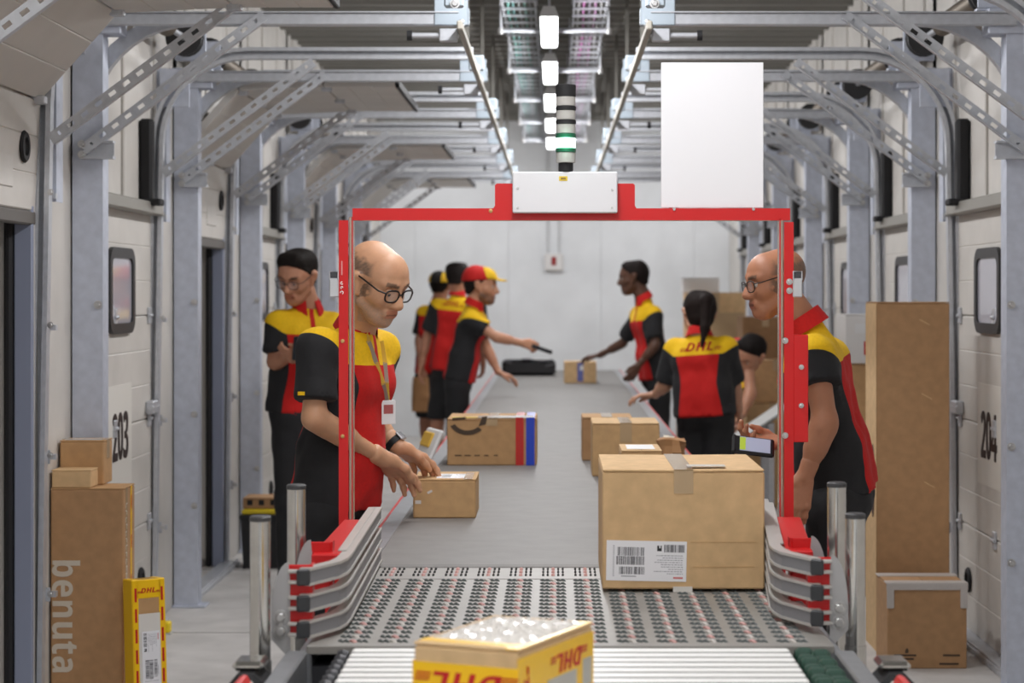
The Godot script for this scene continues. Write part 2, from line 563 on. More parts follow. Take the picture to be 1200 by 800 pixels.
func bay_shapes() -> Dictionary:
	var s := {}
	# post: a lipped channel standing off the wall, its web towards the viewer
	var pp := PackedVector2Array([Vector2(0.0, 0), Vector2(-0.118, 0), Vector2(-0.118, 0.10), Vector2(-0.098, 0.10), Vector2(-0.098, 0.094), Vector2(-0.112, 0.094), Vector2(-0.112, 0.006), Vector2(-0.006, 0.006), Vector2(-0.006, 0.10), Vector2(0.0, 0.10)])
	var up := Basis(Vector3(1, 0, 0), Vector3(0, 0, -1), Vector3(0, 1, 0))
	s.post = mb().prism(pp, 2.56, Vector3.ZERO, up)
	s.far_post = mb().prism(pp, 0.72, Vector3(0, 1.88, -1.67), Basis(Vector3(0.4, 0, 0), Vector3(0, 0, -1), Vector3(0, 1, 0)))
	s.base_plate = mb().box(Vector3(-0.07, 0.006, -0.05), Vector3(0.17, 0.012, 0.13), 0.002)
	s.head_plate = mb().box(Vector3(-0.09, 2.6, -0.05), Vector3(0.2, 0.1, 0.12), 0.004)
	s.bracket = mb().box(Vector3(-0.1, 2.07, 0.012), Vector3(0.13, 0.012, 0.05)).box(Vector3(-0.1, 2.10, 0.012), Vector3(0.13, 0.05, 0.006)).box(Vector3(-0.1, 2.13, 0.012), Vector3(0.13, 0.008, 0.05))
	var prof := c_profile(0.055, 0.05, 0.006)
	var np := track_path(0.0125, 2.625, 1.49)
	var fp := track_path(0.0125, 2.66, 1.49)
	s.near_track = mb().sweep(np, prof, Vector3(0, 0, -1)).add(mb())
	s.far_track = mb().sweep(fp, prof, Vector3(0, 0, 1))
	s.rail = mb().box(Vector3(-0.79, 2.605, 0.012), Vector3(1.42, 0.05, 0.034), 0.006)
	s.rail_slot = mb().box(Vector3(-0.79, 2.63, 0.014), Vector3(1.42, 0.006, 0.052), 0.001)
	var bl := Vector2(0.70, 0.52).length()
	var ba := atan2(0.52, 0.70)
	s.brace = perforated(bl)
	s.brace_basis = Basis(Vector3(-cos(ba), sin(ba), 0), Vector3(sin(ba), cos(ba), 0), Vector3(0, 0, -1))
	s.end_plate = mb().box(Vector3(-1.47, 2.63, 0.03), Vector3(0.13, 0.1, 0.01), 0.003).box(Vector3(-1.47, 2.685, 0.0), Vector3(0.13, 0.01, 0.07), 0.002)
	s.stop_rod = mb().tube([Vector3(-1.5, 2.54, 0.03), Vector3(-1.32, 2.54, 0.03)], 0.011, 8)
	s.stop_pad = mb().tube([Vector3(-1.32, 2.54, 0.03), Vector3(-1.3, 2.54, 0.03)], 0.02, 10)
	s.stop_block = mb().box(Vector3(-1.46, 2.54, 0.03), Vector3(0.07, 0.05, 0.04), 0.004)
	s.hanger = mb().box(Vector3(-1.44, 3.02, 0.0), Vector3(0.02, 0.76, 0.004)).box(Vector3(-1.44 + 0.009, 3.02, -0.01), Vector3(0.003, 0.76, 0.02))
	# torsion shaft over the door
	var zax := Basis(Vector3.RIGHT, -PI / 2)
	s.shaft = mb().tube([Vector3(-0.15, 2.73, -0.02), Vector3(-0.15, 2.73, -1.74)], 0.014, 8)
	var sp := []
	for i in 45:
		sp.append(Vector2(0.047 if i % 2 == 0 else 0.041, i * 0.018))
	s.spring = mb().lathe([Vector2(0.0, 0.0)] + sp + [Vector2(0.0, 0.8)], 14, Vector3(-0.15, 2.73, -0.35), zax)
	s.drum = mb().lathe([Vector2(0, 0), Vector2(0.085, 0), Vector2(0.085, 0.012), Vector2(0.06, 0.018), Vector2(0.06, 0.05), Vector2(0.085, 0.056), Vector2(0.085, 0.065), Vector2(0, 0.065)], 18, Vector3.ZERO, zax)
	s.bearing_plate = mb().box(Vector3(-0.15, 2.72, 0), Vector3(0.15, 0.13, 0.008), 0.003).box(Vector3(-0.15, 2.65, -0.03), Vector3(0.15, 0.008, 0.06))
	s.side_plate = mb().box(Vector3(-0.1, 2.5, -1.6), Vector3(0.14, 0.18, 0.006), 0.002)
	s.bumper = mb().box(Vector3(-0.03, 2.13, -1.3), Vector3(0.06, 0.40, 0.075), 0.012).box(Vector3(-0.05, 1.955, -1.3), Vector3(0.1, 0.03, 0.1), 0.006)
	s.threshold = mb().box(Vector3(-0.03, 0.012, -0.85), Vector3(0.1, 0.024, 1.5), 0.003).box(Vector3(-0.065, 0.02, -0.85), Vector3(0.012, 0.03, 1.5), 0.002)
	s.stay = mb().tube([Vector3(-0.05, 0, -1.62), Vector3(-0.05, 2.2, -1.62)], 0.012, 8)
	return s

func build_bays() -> void:
	var shapes := bay_shapes()
	var meshes := [{}, {}]
	var dark := mat("drum_dark", c8(52, 52, 54), 0.5, 0.5)
	var m := {"post": post_steel(), "far_post": post_steel(), "base_plate": post_steel(), "head_plate": post_steel(), "drum": dark, "stop_pad": black_rubber(), "bumper": black_rubber(), "bearing_plate": post_steel(),
		"end_plate": mat("blue_zinc", c8(168, 180, 190), 0.45, 0.3), "side_plate": post_steel(), "hanger": mat("dull_zinc", c8(120, 118, 112), 0.6, 0.2), "spring": mat("spring_steel", c8(120, 112, 102), 0.5, 0.7)}
	for k in shapes:
		if shapes[k] is Mb:
			meshes[1][k] = shapes[k].mesh(m.get(k, steel()))
			meshes[0][k] = shapes[k].mirrored().mesh(m.get(k, steel()))
	var bb: Basis = shapes.brace_basis
	var plain_parts := ["post", "base_plate", "head_plate", "bracket", "rail", "rail_slot", "end_plate", "stop_block", "stop_rod", "stop_pad", "hanger", "shaft", "spring", "side_plate", "bumper", "threshold", "far_post"]
	var dn := 0
	for side in 2:
		var s := -1.0 if side == 0 else 1.0
		for k in 7:
			var d0 := BAY0 + k * PITCH
			var raised: bool = side == 0 and k % 2 == 0
			var lab := "galvanised steel door track frame with curved rails, further along the corridor"
			var grp := "door track frames along the corridor"
			if k == 1:
				lab = "galvanised steel track frame with curved rails around closed door " + ("203" if side == 0 else "204")
				grp = ""
			elif raised and k == 0:
				lab = "galvanised steel track frame holding a raised door, beside the tall brown carton with lettering"
				grp = ""
			elif raised and k == 2:
				lab = "galvanised steel track frame holding a raised door, beside the black bin with yellow lid"
				grp = ""
			elif side == 1 and k == 2:
				lab = "galvanised steel track frame behind the tall plain carton"
				grp = ""
			elif side == 0 and k == 3:
				lab = "galvanised steel track frame behind the man looking at his phone"
				grp = ""
			var t := thing("door_track_frame", lab, "door track", Vector3(s * WALL, 0, -d0), 0.0, grp)
			for p in plain_parts:
				if raised and p == "bumper":
					continue
				part(p if p != "far_post" else "post", meshes[side][p], null, t)
			part("track", meshes[side].near_track, null, t, Vector3(0, 0, -0.13))
			part("track", meshes[side].far_track, null, t, Vector3(0, 0, -1.6))
			for z in [0.036, -1.57]:
				var o := part("brace", meshes[1].brace, null, t)
				o.transform = Transform3D(Basis.from_scale(Vector3(s, 1, 1)) * bb if s > 0 else Basis(Vector3(-bb.x.x, bb.x.y, 0), Vector3(-bb.y.x, bb.y.y, 0), Vector3(0, 0, 1)), Vector3(s * -0.05, 2.1, z))
			for z in [-0.03, -1.73]:
				part("bearing_plate", meshes[side].bearing_plate, null, t, Vector3(0, 0, z))
			for z in [-0.12, -1.55]:
				part("drum", meshes[side].drum, null, t, Vector3(s * -0.15, 2.73, z))
			for q in [[-0.045, 2.08], [-0.045, 2.12], [-0.1, 0.95], [-0.1, 1.5], [-0.1, 0.5]]:
				part("bolt", bolt(0.011, 0.012), null, t, Vector3(s * q[0], q[1], 0.036 if q[1] > 2 else 0.001))
			for q in [0.45, 0.95, 1.42, 1.9]:   # hinge brackets that hold the track to the wall
				part("track_bracket", mb().box(Vector3(s * 0.0, q, -1.63), Vector3(0.07, 0.05, 0.006)).box(Vector3(s * -0.03, q, -1.645), Vector3(0.05, 0.02, 0.03)), steel(), t)
				part("bolt", bolt(0.008, 0.01), null, t, Vector3(s * -0.05, q + 0.01, -1.572))
			dn += 1
			if raised:
				raised_door(dn, s, d0)
			else:
				closed_door(dn, s, d0, ("203" if side == 0 else "204") if k == 1 else "")

func section(h: float, length: float, s: float) -> Mb:
	# a door section standing on y = 0: a sheet with shallow grooves, running along -z, its face at x = 0 towards the corridor
	var p := [Vector2(0.035, 0.002), Vector2(0.004, 0.002), Vector2(0.0, 0.007)]
	for i in [1, 2]:
		var y: float = h * i / 3.0
		p += [Vector2(0.0, y - 0.004), Vector2(0.003, y), Vector2(0.0, y + 0.004)]
	p += [Vector2(0.0, h - 0.007), Vector2(0.004, h - 0.002), Vector2(0.035, h - 0.002)]
	var m := mb().prism(PackedVector2Array(p), length, Vector3(0, 0, -length))
	return m if s > 0 else m.mirrored()

func door_disc(s: float, t: Node3D, pos: Vector3) -> void:
	var b := Basis(Vector3(0, 0, 1), -s * -PI / 2.0)
	var ring := mb().lathe([Vector2(0.026, 0.0), Vector2(0.055, 0.0), Vector2(0.058, 0.006), Vector2(0.05, 0.014), Vector2(0.034, 0.014), Vector2(0.03, 0.004), Vector2(0.0, 0.003)], 20, Vector3.ZERO, b)
	part("grip_cup", ring, black_rubber(), t, pos)

func closed_door(n: int, s: float, d0: float, number: String) -> void:
	var t := struct("door_%d" % n, "closed beige sectional dock door" + (" numbered " + number if number in ["203", "204"] else " further along the corridor"), Vector3(s * (WALL + 0.005), 0, -(d0 + 0.165)))
	var L := 1.40
	var h := 0.474
	var sec := section(h, L, s).mesh(beige())
	for i in 4:
		part("section", sec, null, t, Vector3(0, 0.02 + i * h, 0))
	part("bottom_seal", mb().box(Vector3(s * 0.018, 0.012, -L / 2), Vector3(0.034, 0.022, L)), black_rubber(), t)
	# window with rounded corners in the top section
	var ring := []
	var hole := []
	for c in [[1, 1], [-1, 1], [-1, -1], [1, -1]]:
		for j in 6:
			var a: float = PI / 2 * ([[1, 1], [-1, 1], [-1, -1], [1, -1]].find(c)) + PI / 2 * j / 5.0
			ring.append(Vector2(c[0] * 0.17 + 0.085 * cos(a), c[1] * 0.115 + 0.07 * sin(a)))
			hole.append(Vector2(c[0] * 0.165 + 0.045 * cos(a), c[1] * 0.105 + 0.035 * sin(a)))
	var frame := mb()
	var to3 := func(p: Vector2, out: float) -> Vector3: return Vector3(-out, p.y, -p.x)
	for i in ring.size():
		var j := (i + 1) % ring.size()
		frame.quad(to3.call(ring[i], 0.018), to3.call(ring[j], 0.018), to3.call(hole[j], 0.018), to3.call(hole[i], 0.018))
		frame.quad(to3.call(ring[j], 0.018), to3.call(ring[i], 0.018), to3.call(ring[i], 0.0), to3.call(ring[j], 0.0))
		frame.quad(to3.call(hole[i], 0.018), to3.call(hole[j], 0.018), to3.call(hole[j], 0.0), to3.call(hole[i], 0.0))
	frame = frame if s > 0 else frame.mirrored()
	var wp := Vector3(0, 0.02 + 3.24 * h, -0.715)
	part("window_frame", frame, mat("window_frame", c8(38, 38, 40), 0.45), t, wp)
	var pane := mb().box(Vector3.ZERO, Vector3(0.006, 0.30, 0.44), 0.002)
	part("window_pane", pane, mat("window_pane", c8(182, 180, 190), 0.06), t, wp + Vector3(-s * 0.006, 0, 0))
	# number
	if number == "203" or number == "204":
		part("number_sheet", mb().box(Vector3(-s * 0.0015, 0.93, -0.66), Vector3(0.003, 0.44, 0.6)), mat("number_sheet", c8(226, 223, 216), 0.5), t)
		var txt := lettering(number, 0.205, 0.003, 0.0, 0.72)
		part("number", txt, mat("number_print", c8(46, 30, 28), 0.6), t, Vector3(-s * 0.0045, 0.93, -0.72), Basis(Vector3.UP, -s * PI / 2))
	door_disc(s, t, Vector3(-s * 0.001, 0.25, -1.15))
	for i in 3:
		for z in [-0.06, -0.6, -1.34]:
			part("hinge", mb().box(Vector3(-s * 0.006, 0.02 + (i + 1) * h, z), Vector3(0.012, 0.075, 0.05), 0.003).tube([Vector3(-s * 0.012, 0.02 + (i + 1) * h, z + 0.03), Vector3(-s * 0.012, 0.02 + (i + 1) * h, z - 0.03)], 0.008, 8), steel(), t)
	part("latch", mb().box(Vector3(-s * 0.02, 1.02, -1.33), Vector3(0.04, 0.06, 0.11), 0.006).tube([Vector3(-s * 0.03, 1.02, -1.25), Vector3(-s * 0.03, 1.02, -1.40)], 0.012, 8), steel(), t)

func raised_door(n: int, s: float, d0: float) -> void:
	var t := struct("door_%d" % n, "raised beige sectional dock door curving up under its rails", Vector3(s * (WALL + 0.005), 0, -(d0 + 0.165)))
	var L := 1.40
	# sections climb the wall, tip over in the bend and lie flat under the rails
	var pts := [Vector2(0.0, 1.84), Vector2(-0.02, 2.24), Vector2(-0.30, 2.555), Vector2(-0.72, 2.575), Vector2(-1.08, 2.575)]
	for i in 4:
		var a: Vector2 = pts[i]
		var b: Vector2 = pts[i + 1]
		var e := (b - a)
		var h := e.length()
		var sec := section(h, L, 1.0)
		var dirn := Vector3(e.x, e.y, 0).normalized()
		var bas := Basis(Vector3(dirn.y, -dirn.x, 0), dirn, Vector3(0, 0, 1))
		var placed := mb().add(sec, Transform3D(bas, Vector3(a.x, a.y, 0)))
		part("section", placed if s > 0 else placed.mirrored(), beige(), t)
		if i < 3:
			for z in [-0.06, -0.7, -1.34]:
				part("hinge", mb().box(Vector3(s * (b.x - 0.01), b.y - 0.004, z), Vector3(0.05, 0.03, 0.05), 0.004), steel(), t)
	part("bottom_seal", mb().box(Vector3(s * 0.018, 1.815, -L / 2), Vector3(0.045, 0.05, L), 0.006), mat("seal_grey", c8(96, 92, 88), 0.6), t)
	part("end_dark_strip", mb().box(Vector3(s * -1.09, 2.592, -L / 2), Vector3(0.02, 0.042, L + 0.004), 0.004), black_rubber(), t)  # black strip added to darken the end edge of the slab
	door_disc(s, t, Vector3(-s * 0.01, 2.06, -1.2))
	# the reveal behind the opening: steel angle, rubber seal and the load space of the van parked outside
	var rv := struct("trim_%d" % n, "steel reveal and rubber seal of the open dock", Vector3(s * WALL, 0, -d0))
	part("reveal_angle", mb().box(Vector3(s * 0.035, 0.93, -1.53), Vector3(0.065, 1.86, 0.03), 0.004), mat("reveal_blue", c8(150, 158, 180), 0.5, 0.3), rv)
	part("seal", mb().box(Vector3(s * 0.085, 0.93, -1.52), Vector3(0.03, 1.86, 0.05), 0.01), black_rubber(), rv)
	part("reveal_angle", mb().box(Vector3(s * 0.12, 0.93, -0.07), Vector3(0.22, 1.86, 0.03), 0.004), mat("reveal_blue", c8(150, 158, 180), 0.5, 0.3), rv)
	part("hood", mb().box(Vector3(s * 0.6, 1.9, -0.8), Vector3(0.9, 0.03, 1.6)), mat("van_lining", c8(204, 202, 198), 0.6), rv)
	part("floor_plate", mb().box(Vector3(s * 0.62, 0.02, -0.8), Vector3(1.0, 0.04, 1.6)), mat("van_lining", c8(204, 202, 198), 0.6), rv)
	part("van_side", mb().box(Vector3(s * 0.61, 0.96, -1.57), Vector3(1.02, 1.86, 0.06)), beige(), rv)
	part("van_side", mb().box(Vector3(s * 0.7, 0.96, -0.02), Vector3(0.9, 1.86, 0.04)), beige(), rv)
	part("van_end", mb().box(Vector3(s * 1.12, 0.96, -0.8), Vector3(0.04, 1.86, 1.6)), mat("van_lining", c8(204, 202, 198), 0.6), rv)

# ---------------------------------------------------------------- overhead
func build_overhead() -> void:
	for s in [-1.0, 1.0]:
		var b := thing("rail_tie_beam", "long galvanised channel tying the rail ends, on the " + ("bald man's side" if s < 0 else "side of the white panel"), "beam", Vector3(s * 0.36, 2.56, 0))
		part("channel", mb().box(Vector3(0, 0, -13.5), Vector3(0.022, 0.035, 11.5), 0.005), mat("tie_zinc", c8(172, 168, 158), 0.6, 0.2), b)
		for k in 7:
			for z in [0.0, 1.6]:
				var d: float = BAY0 + k * PITCH + z
				part("clamp", mb().box(Vector3(s * 0.005, 0.055, -d), Vector3(0.07, 0.07, 0.05), 0.006), mat("blue_zinc", c8(168, 180, 190), 0.45, 0.3), b)
				part("clamp_bolt", bolt(0.012, 0.014), null, b, Vector3(0, 0.03, -d + 0.03))
	for s in [-1.0, 1.0]:
		var c := thing("cable_tray", "wire cable tray under the ceiling carrying " + ("teal cables" if s < 0 else "magenta cables"), "cable tray", Vector3(s * 0.2, 3.14, 0))
		for x in [-0.09, 0.09]:
			part("side_wire", mb().box(Vector3(x, 0.03, -12.5), Vector3(0.008, 0.05, 18.0)), steel(), c)
		var rung := mb().box(Vector3(0, 0, 0), Vector3(0.2, 0.012, 0.02)).mesh(steel())
		for k in 60:
			part("rung", rung, null, c, Vector3(0, 0, -(4.0 + k * 0.3)))
		var hang := mb().box(Vector3(0, 0.13, 0), Vector3(0.012, 0.26, 0.012)).mesh(steel())
		for k in 9:
			for x in [-0.1, 0.1]:
				part("hanger", hang, null, c, Vector3(x, 0, -(5.0 + k * PITCH)))
		for j in 5:
			var p := []
			for i in 24:
				p.append(Vector3(-0.06 + 0.03 * j + 0.006 * sin(i * 1.7 + j), 0.018 + 0.004 * sin(i * 2.3 + j * 2.0), -(4.0 + i * 0.78)))
			var col: Color = ([c8(90, 150, 140), c8(70, 120, 118), c8(120, 125, 125), c8(100, 140, 130), c8(150, 150, 150)] if s < 0 else [c8(150, 150, 150), c8(165, 95, 150), c8(120, 110, 125), c8(150, 110, 145), c8(125, 125, 125)])[j]
			part("cable", mb().tube(p, 0.009, 6), mat("cable_%d_%d" % [int(s), j], col, 0.6), c)
	for k in 8:
		var d := 5.35 + k * PITCH
		var t := thing("trapeze_hanger", "threaded-rod trapeze of three bars holding the cable trays", "hanger", Vector3(0, 3.06, -d), 0.0, "trapezes under the cable trays")
		for j in 3:
			part("bar", mb().box(Vector3(0, j * 0.03 - 0.02, -0.2 * j), Vector3(0.62, 0.018, 0.022), 0.003), steel(), t)
			for x in [-0.31, 0.31]:
				part("knob", mb().lathe([Vector2(0, -0.02), Vector2(0.016, -0.016), Vector2(0.016, 0.016), Vector2(0, 0.02)], 10, Vector3(x, j * 0.03 - 0.02, -0.2 * j)), bolt_steel(), t)
				part("rod", mb().tube([Vector3(x, j * 0.03 - 0.02, -0.2 * j), Vector3(x, 0.34, -0.2 * j)], 0.005, 6), steel(), t)

# ---------------------------------------------------------------- conveyors
func build_conveyor() -> void:
	var belt_m := mat("belt_grey", c8(121, 118, 115), 0.58, 0.0, grain("belt", 0.02, 0.92, 1.0, 0, Vector2(1, 4)), 1.2)
	var frame_m := mat("conveyor_steel", c8(150, 152, 156), 0.42, 0.5, grain("zinc", 0.02, 0.93, 1.0), 3.0)
	var t := thing("belt_conveyor", "long grey flat belt conveyor running down the middle of the corridor", "conveyor", Vector3(CX, 0, 0))
	var z0 := 5.78
	var z1 := 20.4
	var mid := -(z0 + z1) / 2
	var len := z1 - z0
	# belt loop with rounded noses
	var prof := PackedVector2Array()
	for i in 9:
		var a := -PI / 2 + PI * i / 8.0
		prof.append(Vector2(-z0 - 0.05 + 0.05 * cos(a), BELT - 0.05 + 0.05 * sin(a)))
	for i in 9:
		var a := PI / 2 + PI * i / 8.0
		prof.append(Vector2(-z1 + 0.05 + 0.05 * cos(a), BELT - 0.05 + 0.05 * sin(a)))
	part("belt", mb().prism(prof, 1.10, Vector3(-0.55, 0, 0), Basis(Vector3(0, 0, 1), Vector3(0, 1, 0), Vector3(1, 0, 0))), belt_m, t)
	for s in [-1.0, 1.0]:
		part("side_rail", mb().box(Vector3(s * 0.574, BELT - 0.085, mid), Vector3(0.05, 0.16, len), 0.004), mat("rail_dark", c8(58, 58, 62), 0.5, 0.3), t)
		part("rail_flange", mb().box(Vector3(s * 0.579, BELT - 0.002, mid), Vector3(0.058, 0.008, len), 0.002), frame_m, t)
		part("red_edge", mb().box(Vector3(s * 0.611, BELT - 0.012, mid), Vector3(0.012, 0.03, len), 0.003), red_paint(), t)
		for k in 13:
			part("splice_plate", mb().box(Vector3(s * 0.602, BELT - 0.1, -(z0 + 0.5 + k * 1.1)), Vector3(0.008, 0.1, 0.12), 0.003), frame_m, t)
		for k in 8:
			var z := -(z0 + 0.4 + k * 1.98)
			part("leg", mb().box(Vector3(s * 0.56, 0.3, z), Vector3(0.05, 0.6, 0.06), 0.004), frame_m, t)
			part("foot", mb().box(Vector3(s * 0.56, 0.006, z), Vector3(0.1, 0.012, 0.1), 0.002), frame_m, t)
	for k in 8:
		part("crossbar", mb().box(Vector3(0, 0.3, -(z0 + 0.4 + k * 1.98)), Vector3(1.1, 0.05, 0.04), 0.004), frame_m, t)
	part("bed", mb().box(Vector3(0, BELT - 0.06, mid), Vector3(1.1, 0.03, len - 0.2)), frame_m, t)

	# wheel sorter between belt and rollers
	var w := thing("wheel_sorter", "steel sorter deck with columns of small black and pink wheels under the largest carton", "sorter", Vector3(CX, 0, 0))
	var deck := mat("deck_steel", c8(150, 147, 142), 0.5, 0.2, grain("brushed", 0.02, 0.95, 1.0, 0, Vector2(4, 1)), 2.0)
	part("deck_plate", mb().box(Vector3(0, BELT - 0.012, -5.02), Vector3(1.16, 0.02, 1.04), 0.002), deck, w)
	part("transfer_plate", mb().box(Vector3(0, BELT - 0.011, -5.655), Vector3(1.16, 0.02, 0.215), 0.002), deck, w)
	var wheel_m := mat("wheel_black", c8(28, 29, 30), 0.55)
	var pink := mat("wheel_pink", c8(188, 142, 136), 0.5)
	var grey_m := mat("wheel_grey", c8(86, 92, 92), 0.5)
	# one station: a pink roller between two pairs of dark wheels, sunk in the deck
	var station := func(dark: Material, lean: float, core: Material) -> ArrayMesh:
		var am := ArrayMesh.new()
		var bk := mb()
		for x in [-0.027, -0.0145, 0.0145, 0.027]:
			bk.add(mb().lathe([Vector2(0, -0.003), Vector2(0.017, -0.003), Vector2(0.02, 0), Vector2(0.017, 0.003), Vector2(0, 0.003)], 10), Transform3D(Basis(Vector3.UP, lean) * Basis(Vector3(0, 0, 1), PI / 2), Vector3(x, 0, 0)))
		bk.surface(am, dark)
		var pk := mb().add(mb().lathe([Vector2(0, -0.005), Vector2(0.018, -0.005), Vector2(0.02, 0), Vector2(0.018, 0.005), Vector2(0, 0.005)], 12), Transform3D(Basis(Vector3.UP, lean) * Basis(Vector3(0, 0, 1), PI / 2), Vector3.ZERO))
		pk.surface(am, core)
		return am
	var straight: ArrayMesh = station.call(wheel_m, 0.0, pink)
	var tilted := [station.call(grey_m, 0.6, pink), station.call(grey_m, 0.6, mat("wheel_pale", c8(190, 184, 178), 0.5))]
	for cidx in 12:
		var x := -0.483 + cidx * 0.0887
		for r in 3:
			part("wheel", straight, null, w, Vector3(x, BELT - 0.0145, -(5.73 - r * 0.06)))
		for r in 17:
			part("wheel", tilted[(r + cidx) % 2], null, w, Vector3(x, BELT - 0.0155, -(5.51 - r * 0.06)))
	for s in [-1.0, 1.0]:
		part("side_frame", mb().box(Vector3(s * 0.585, BELT - 0.125, -5.13), Vector3(0.03, 0.22, 1.26), 0.004), frame_m, w)
		part("red_skirt", mb().box(Vector3(s * 0.61, BELT - 0.13, -5.4), Vector3(0.02, 0.16, 0.7), 0.004), red_paint(), w)
		for z in [-4.86, -5.6]:
			part("leg", mb().box(Vector3(s * 0.58, 0.28, z), Vector3(0.06, 0.56, 0.06), 0.004), frame_m, w)
	part("bed", mb().box(Vector3(0, BELT - 0.1, -5.13), Vector3(1.14, 0.1, 1.24)), mat("rail_dark", c8(58, 58, 62), 0.5, 0.3), w)

	# roller conveyor towards the viewer
	var r := thing("roller_conveyor", "white roller conveyor with green drive chain, under the yellow tape parcel", "conveyor", Vector3(CX, 0, 0))
	var roller_m := mat("roller_white", c8(244, 244, 242), 0.3, 0.0)
	var roller := mb().lathe([Vector2(0.0, -0.475), Vector2(0.014, -0.475), Vector2(0.018, -0.47), Vector2(0.018, 0.47), Vector2(0.014, 0.475), Vector2(0, 0.475)], 16, Vector3.ZERO, Basis(Vector3(0, 0, 1), PI / 2)).mesh(roller_m)
	var hub := mb().lathe([Vector2(0.0, -0.02), Vector2(0.016, -0.02), Vector2(0.022, -0.012), Vector2(0.022, 0.012), Vector2(0.016, 0.02), Vector2(0, 0.02)], 12, Vector3.ZERO, Basis(Vector3(0, 0, 1), PI / 2)).mesh(mat("chain_green", c8(28, 66, 52), 0.45))
	var hub_d := mb().lathe([Vector2(0.0, -0.012), Vector2(0.016, -0.012), Vector2(0.02, 0.0), Vector2(0.016, 0.012), Vector2(0, 0.012)], 12, Vector3.ZERO, Basis(Vector3(0, 0, 1), PI / 2)).mesh(mat("rail_dark", c8(58, 58, 62), 0.5, 0.3))
	var gap_shade := mb().box(Vector3.ZERO, Vector3(0.95, 0.005, 0.017), 0.001).mesh(mat("gap_shade_grey", c8(112, 112, 112), 0.6))  # grey strips that stand in for the shade in the gaps between rollers
	for k in 30:
		var z := -(4.455 - k * 0.0575)
		part("roller", roller, null, r, Vector3(0.0, BELT - 0.018, z))
		for q in 2:
			part("chain_wheel", hub, null, r, Vector3(0.507 + q * 0.034, BELT - 0.02 - (0.004 if k % 2 else 0.0), z + q * 0.02))
		part("gap_shade_strip", gap_shade, null, r, Vector3(0.0, BELT - 0.0065, z + 0.02875))
		part("roller_end", hub_d, null, r, Vector3(-0.495, BELT - 0.022, z))
	for s in [-1.0, 1.0]:
		part("side_frame", mb().box(Vector3(s * 0.6, BELT - 0.08, -3.55), Vector3(0.045, 0.14, 1.88), 0.005), frame_m, r)
		for z in [-2.8, -4.2]:
			part("leg", mb().box(Vector3(s * 0.6, 0.31, z), Vector3(0.06, 0.62, 0.06), 0.004), frame_m, r)
	part("bed", mb().box(Vector3(0, BELT - 0.13, -3.55), Vector3(1.14, 0.03, 1.86)), mat("rail_dark", c8(58, 58, 62), 0.5, 0.3), r)

	for s in [-1.0, 1.0]:
		guide_rail(s)
		# drive motor and sloping cover beside the rollers
		var mo := thing("drive_motor", "black drive motor with bright cap beside the rollers, " + ("bald man's side" if s < 0 else "older man's side"), "motor", Vector3(CX + s * 0.67, 0, -4.27))
		part("motor_body", mb().box(Vector3(0, 0.70, 0), Vector3(0.07, 0.13, 0.15), 0.02), black_rubber(), mo)
		part("motor_cap", mb().box(Vector3(0, 0.775, -0.01), Vector3(0.066, 0.02, 0.09), 0.008), chrome(), mo)
		part("motor_foot", mb().box(Vector3(0, 0.32, 0.0), Vector3(0.04, 0.64, 0.05), 0.004), mat("rail_dark", c8(58, 58, 62), 0.5, 0.3), mo)
		var co := thing("sloping_cover", "white sheet cover with red edge sloping off the rollers, " + ("bald man's side" if s < 0 else "older man's side"), "cover", Vector3(CX + s * 0.69, 0, -3.98))
		var tilt := Basis(Vector3(0, 0, 1), s * -0.5)
		part("cover_sheet", mb().box(Vector3(0, 0.735, 0), Vector3(0.1, 0.014, 0.34), 0.004, tilt), mat("cover_white", c8(226, 222, 214), 0.4), co)
		part("red_edge", mb().box(Vector3(s * -0.035, 0.768, 0.02), Vector3(0.02, 0.03, 0.3), 0.005, tilt), red_paint(), co)
		for z in [-0.14, 0.14]:
			part("cover_leg", mb().box(Vector3(s * 0.03, 0.355, z), Vector3(0.03, 0.71, 0.03), 0.003), frame_m, co)

